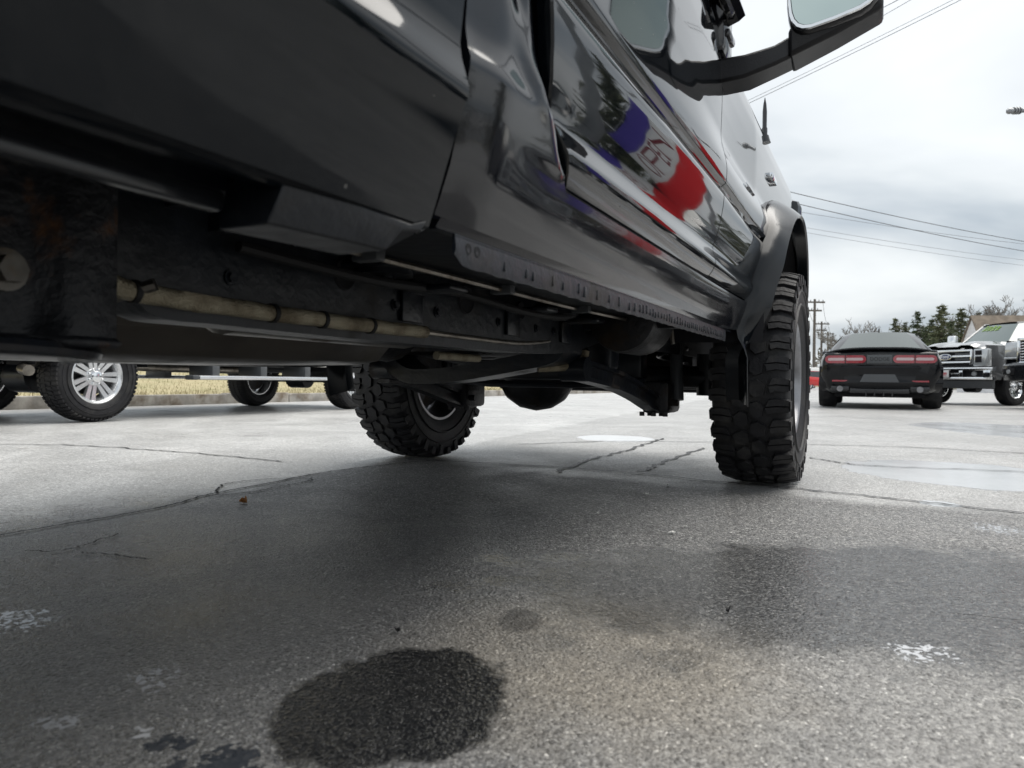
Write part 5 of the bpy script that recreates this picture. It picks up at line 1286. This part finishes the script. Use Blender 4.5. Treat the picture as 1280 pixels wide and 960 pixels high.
for s_ in (0, 1):
    e_ = (-.2 if s_ == 0 else gw + .2); ze = eave - .22
    q = MB(); q.add([HP(e_, -.12, ze), HP(gw / 2, -.12, peak + .03), HP(gw / 2, hl + .3, peak + .03), HP(e_, hl + .3, ze), HP(e_, -.12, ze + .10), HP(gw / 2, -.12, peak + .14), HP(gw / 2, hl + .3, peak + .14), HP(e_, hl + .3, ze + .10)], [(0, 1, 2, 3), (4, 7, 6, 5), (0, 4, 5, 1), (1, 5, 6, 2), (2, 6, 7, 3), (3, 7, 4, 0)]); ro = q.build('roof_slope', SHING, HO, smooth=0)
for b_ in (3, 7, 11):
    q = MB()
    for (a, zz0, zz1, o_, w_) in ((gw + .01, .9, 2.0, .02, .6),): q.add([HP(a, b_, zz0), HP(a, b_ + 1.2, zz0), HP(a, b_ + 1.2, zz1), HP(a, b_, zz1)], [(0, 1, 2, 3)])
    q.build('window', GLASS, HO, smooth=0)

# utility poles
POLE = mat('pole_wood', (0.13, 0.115, 0.10), 0.9, var=.2)
WIRE = mat('wire', (0.03, 0.03, 0.032), 0.6)
poles = []
for x, yt, dep, lb in ((1017, 374, 82, 'nearest utility pole with crossarms, beside the mud tyre'), (1026, 402, 108, 'second utility pole, just right of the nearest one'), (1034, 415, 132, 'third utility pole, close above the coupe'), (1038, 424, 156, 'farthest utility pole, small, at the coupe roof edge')):
    p, H = tree_at(x, yt, dep); t = empty('utility_pole', p); t.rotation_euler = (0, 0, R(YAW)); tag(t, lb, 'utility pole', 'utility poles along the road')
    q = MB(); q.tube([(0, 0, 0), (0, 0, H)], [.19, .13], 10); q.build('post', POLE, t)
    for zz_ in (H - .35, H - 1.3):
        w_ = 1.15 if zz_ > H - 1 else .8
        q = MB(); q.box(-w_, w_, -.07, .07, zz_ - .09, zz_ + .09); ca = q.build('crossarm', POLE, t)
        for xx in (-.9, -.45, .45, .9):
            if abs(xx) < w_:
                q = MB(); q.tube([(xx * w_ / 1.1, 0, zz_ + .09), (xx * w_ / 1.1, 0, zz_ + .3)], [.05, .03], 6); q.build('insulator', GREYPL, ca)
    if dep == 108 or dep == 132:
        q = MB(); q.tube([(.28, 0, H - 3.2), (.28, 0, H - 2.2)], .22, 10); q.build('transformer', GREYPL, t)
    poles.append((Vector(p), H))
def wire(pts, r_, lb, sag=.0, n_=24, group='overhead wires'):
    a, b = Vector(pts[0]), Vector(pts[1])
    q = MB(); q.tube([a.lerp(b, i / n_) - Vector((0, 0, sag * 4 * (i / n_) * (1 - i / n_))) for i in range(n_ + 1)], r_, 5); o = q.build('overhead_wire', WIRE); tag(o, lb, 'wire', group)
for k in range(3):
    (p0_, h0), (p1_, h1) = poles[k], poles[k + 1]
    for s_, nm in ((-1, 'left'), (1, 'right')):
        wire((p0_ + RT * s_ * .9 + Vector((0, 0, h0 - .1)), p1_ + RT * s_ * .9 + Vector((0, 0, h1 - .1))), .02, 'thin wire from the %s crossarm end between the %s utility poles' % (nm, ('first and second', 'second and third', 'third and farthest')[k]), .9, 12)
def sky_wire(x0, y0, d0, x1, y1, d1, r_, lb, sag=0, ext=.35):
    a, b = at_depth(x0, y0, d0), at_depth(x1, y1, d1); v_ = b - a
    wire((a - v_ * ext, b + v_ * ext), r_, lb, sag)
sky_wire(1000, 238, 30, 1280, 298, 38, .016, 'upper dark wire sloping down to the right above the coupe', .25)
sky_wire(1002, 251, 30, 1280, 310, 38, .016, 'second dark wire, just below the upper sloping one', .25)
sky_wire(1005, 262, 31, 1280, 302, 39, .008, 'thin faint wire between the two dark sloping ones', .2)
sky_wire(1008, 281, 32, 1280, 322, 40, .007, 'thin faint wire fourth from the top of the sloping ones', .2)
sky_wire(1008, 287, 32, 1280, 329, 40, .007, 'lowest thin wire of the sloping ones', .2)
sky_wire(950, 121, 20, 1205, -4, 16, .007, 'lower wire of the pair rising right past the door mirror', .05)
sky_wire(950, 117, 20, 1195, -4, 16, .005, 'upper wire of the pair rising right past the door mirror', .05)
sky_wire(1080, 22, 18, 1130, -4, 17, .008, 'short length of wire just right of the door mirror', 0, 1.0)
sky_wire(1086, 30, 18, 1145, -4, 17, .006, 'faint wire right of the mirror, lower of two', 0, 1.0)

# street lamp whose arm tip enters at the right
t0 = at_depth(1258, 139, 13.0); t1 = at_depth(1400, 132, 13.4)
SL = empty('street_lamp', (t1.x, t1.y, 0)); tag(SL, 'street lamp arm tip with clamp rings entering at the right edge', 'street lamp')
GALV = mat('galvanised', (0.30, 0.31, 0.32), 0.45, 0.6)
q = MB(); q.tube([(0, 0, 0), (0, 0, t1.z + .25)], [.11, .075], 14); q.build('post', GALV, SL)
rel0 = t0 - Vector((t1.x, t1.y, 0)); rel1 = Vector((0, 0, t1.z))
dv = (rel0 - rel1).normalized()
q = MB(); q.tube([rel1, rel0 - dv * .10], [.05, .04], 10); q.tube([rel0 - dv * .12, rel0 - dv * .06, rel0 - dv * .03, rel0], [.05, .055, .045, .01], 12); arm_ = q.build('arm', GALV, SL)
for k in range(3):
    c_ = rel0 - dv * (.16 + .055 * k); q = MB(); q.tube([c_ - dv * .012, c_ + dv * .012], .066, 10); q.build('clamp_ring', GALV, arm_)

# ------------------------------------------------------------------ things standing to the right of the truck, seen mirrored in its paint
FO = Vector((.93, -1.9, .84)); FA = R(20.6); FD = 12.0
fdir = Vector((math.sin(FA), math.cos(FA), 0)); fex = Vector((-math.cos(FA), math.sin(FA), 0)); fez = Vector((0, 0, 1))
fc = FO + fdir * FD + Vector((0, 0, FD * math.tan(R(9.3))))
FLAG = empty('open_flag', (fc.x, fc.y, 0)); tag(FLAG, 'red, white and blue OPEN flag mirrored in the black door', 'flag')
th = R(72); fu = fex * math.cos(th) + fez * math.sin(th); fv = -fex * math.sin(th) + fez * math.cos(th)
FL_, FW_ = 2.9, 1.95
def fpt(a, b, o=0.0):
    wv = .05 * math.sin(a * 2.2 + b * 1.1) + .02 * math.sin(b * 4 + a * 1.4); sagv = -.10 * (1 - (2 * a / FL_) ** 2) * (.5 - b / FW_)
    return Vector((0, 0, fc.z)) + fu * a + fv * b + fdir * (wv + o) + fez * sagv
RED = mat('flag_red', (0.80, 0.025, 0.03), 0.75); WHT = mat('flag_white', (0.88, 0.88, 0.88), 0.75); BLU = mat('flag_blue', (0.10, 0.07, 0.42), 0.75); MAR = mat('flag_letters', (0.22, 0.02, 0.03), 0.75)
for nm, b0, b1, mt_ in (('red_stripe', -.5, -.14, RED), ('white_stripe', -.14, .24, WHT), ('blue_stripe', .24, .5, BLU)):
    q = MB(); q.grid([[fpt(lerp(-FL_ / 2, FL_ / 2, i / 30), FW_ * lerp(b0, b1, j / 6)) for i in range(31)] for j in range(7)]); o = q.build(nm, mt_, FLAG, smooth=80)
    sl_ = o.modifiers.new('thick', 'SOLIDIFY'); sl_.thickness = .004
cu = bpy.data.curves.new('flag_lettering', 'FONT'); cu.body = 'OPEN'; cu.size = .84; cu.align_x = 'CENTER'; cu.align_y = 'CENTER'
tmp = bpy.data.objects.new('flag_lettering', cu); col.objects.link(tmp); me = bpy.data.meshes.new_from_object(tmp.evaluated_get(bpy.context.evaluated_depsgraph_get())); bpy.data.objects.remove(tmp)
q = MB()
for oo in (.006, -.006): q.add([fpt(v_.co.x, v_.co.y + FW_ * .05, oo) for v_ in me.vertices], [tuple(p.vertices) for p in me.polygons])
q.build('flag_lettering', MAR, FLAG, smooth=0, fix=False); bpy.data.meshes.remove(me)
top = fpt(FL_ / 2, FW_ / 2); 
q = MB(); q.tube([fpt(-FL_ / 2 - .1, FW_ / 2 + .03), fpt(0, FW_ / 2 + .05), fpt(FL_ / 2 + .12, FW_ / 2 + .03)], .012, 6); q.build('flag_staff', GALV, FLAG)
# light pole with its bracket arm
pa = R(28.5); lp = FO + Vector((math.sin(pa), math.cos(pa), 0)) * 12.3
LP = empty('light_pole', (lp.x, lp.y, 0)); tag(LP, 'broad grey light pole mirrored in the black door beside the flag', 'light pole')
q = MB(); q.tube([(0, 0, 0), (0, 0, 10.5)], [.24, .17], 14); q.build('post', GALV, LP); q = MB(); q.tube([(0, 0, 0), (0, 0, .7)], .34, 18); q.build('base', mat('concrete', (.4, .4, .39), .85), LP)
q = MB(); q.tube([Vector((0, 0, 4.9)), fex * 1.4 + Vector((0, 0, 4.85)), fex * 2.6 + Vector((0, 0, 4.70))], .03, 8); q.build('bracket_arm', GALV, LP)
q = MB(); q.box(-.2, .2, -.9, -.1, 10.45, 10.6, ch=.04); q.build('lamp_head', GREYPL, LP)
for i, (az_, D, H, W, lb) in enumerate([(25.5, 24, 9.5, 3.2, 'tall conifer mirrored in the black door above the flag'), (14.5, 40, 6.5, 2.6, 'conifer mirrored in the lower front of the black door'), (47, 26, 9.0, 3.0, 'conifer mirrored in the rear corner of the cab')]):
    p = FO + Vector((math.sin(R(az_)), math.cos(R(az_)), 0)) * D; o = conifer('conifer_tree', (p.x, p.y, 0), H, W, 140 + i, NEED2, 1.0, .8); tag(o, lb, 'tree', 'conifers right of the truck')
p = FO + Vector((math.sin(R(33)), math.cos(R(33)), 0)) * 11
bp_ = make_pickup('pickup_truck', (p.x, p.y, 0), R(-250), PAINT, 'ford', 3.76, .405, 'black', detail=False)
tag(bp_, 'black pickup mirrored low in the rear of the black door', 'pickup truck', 'pickups parked in the lot')
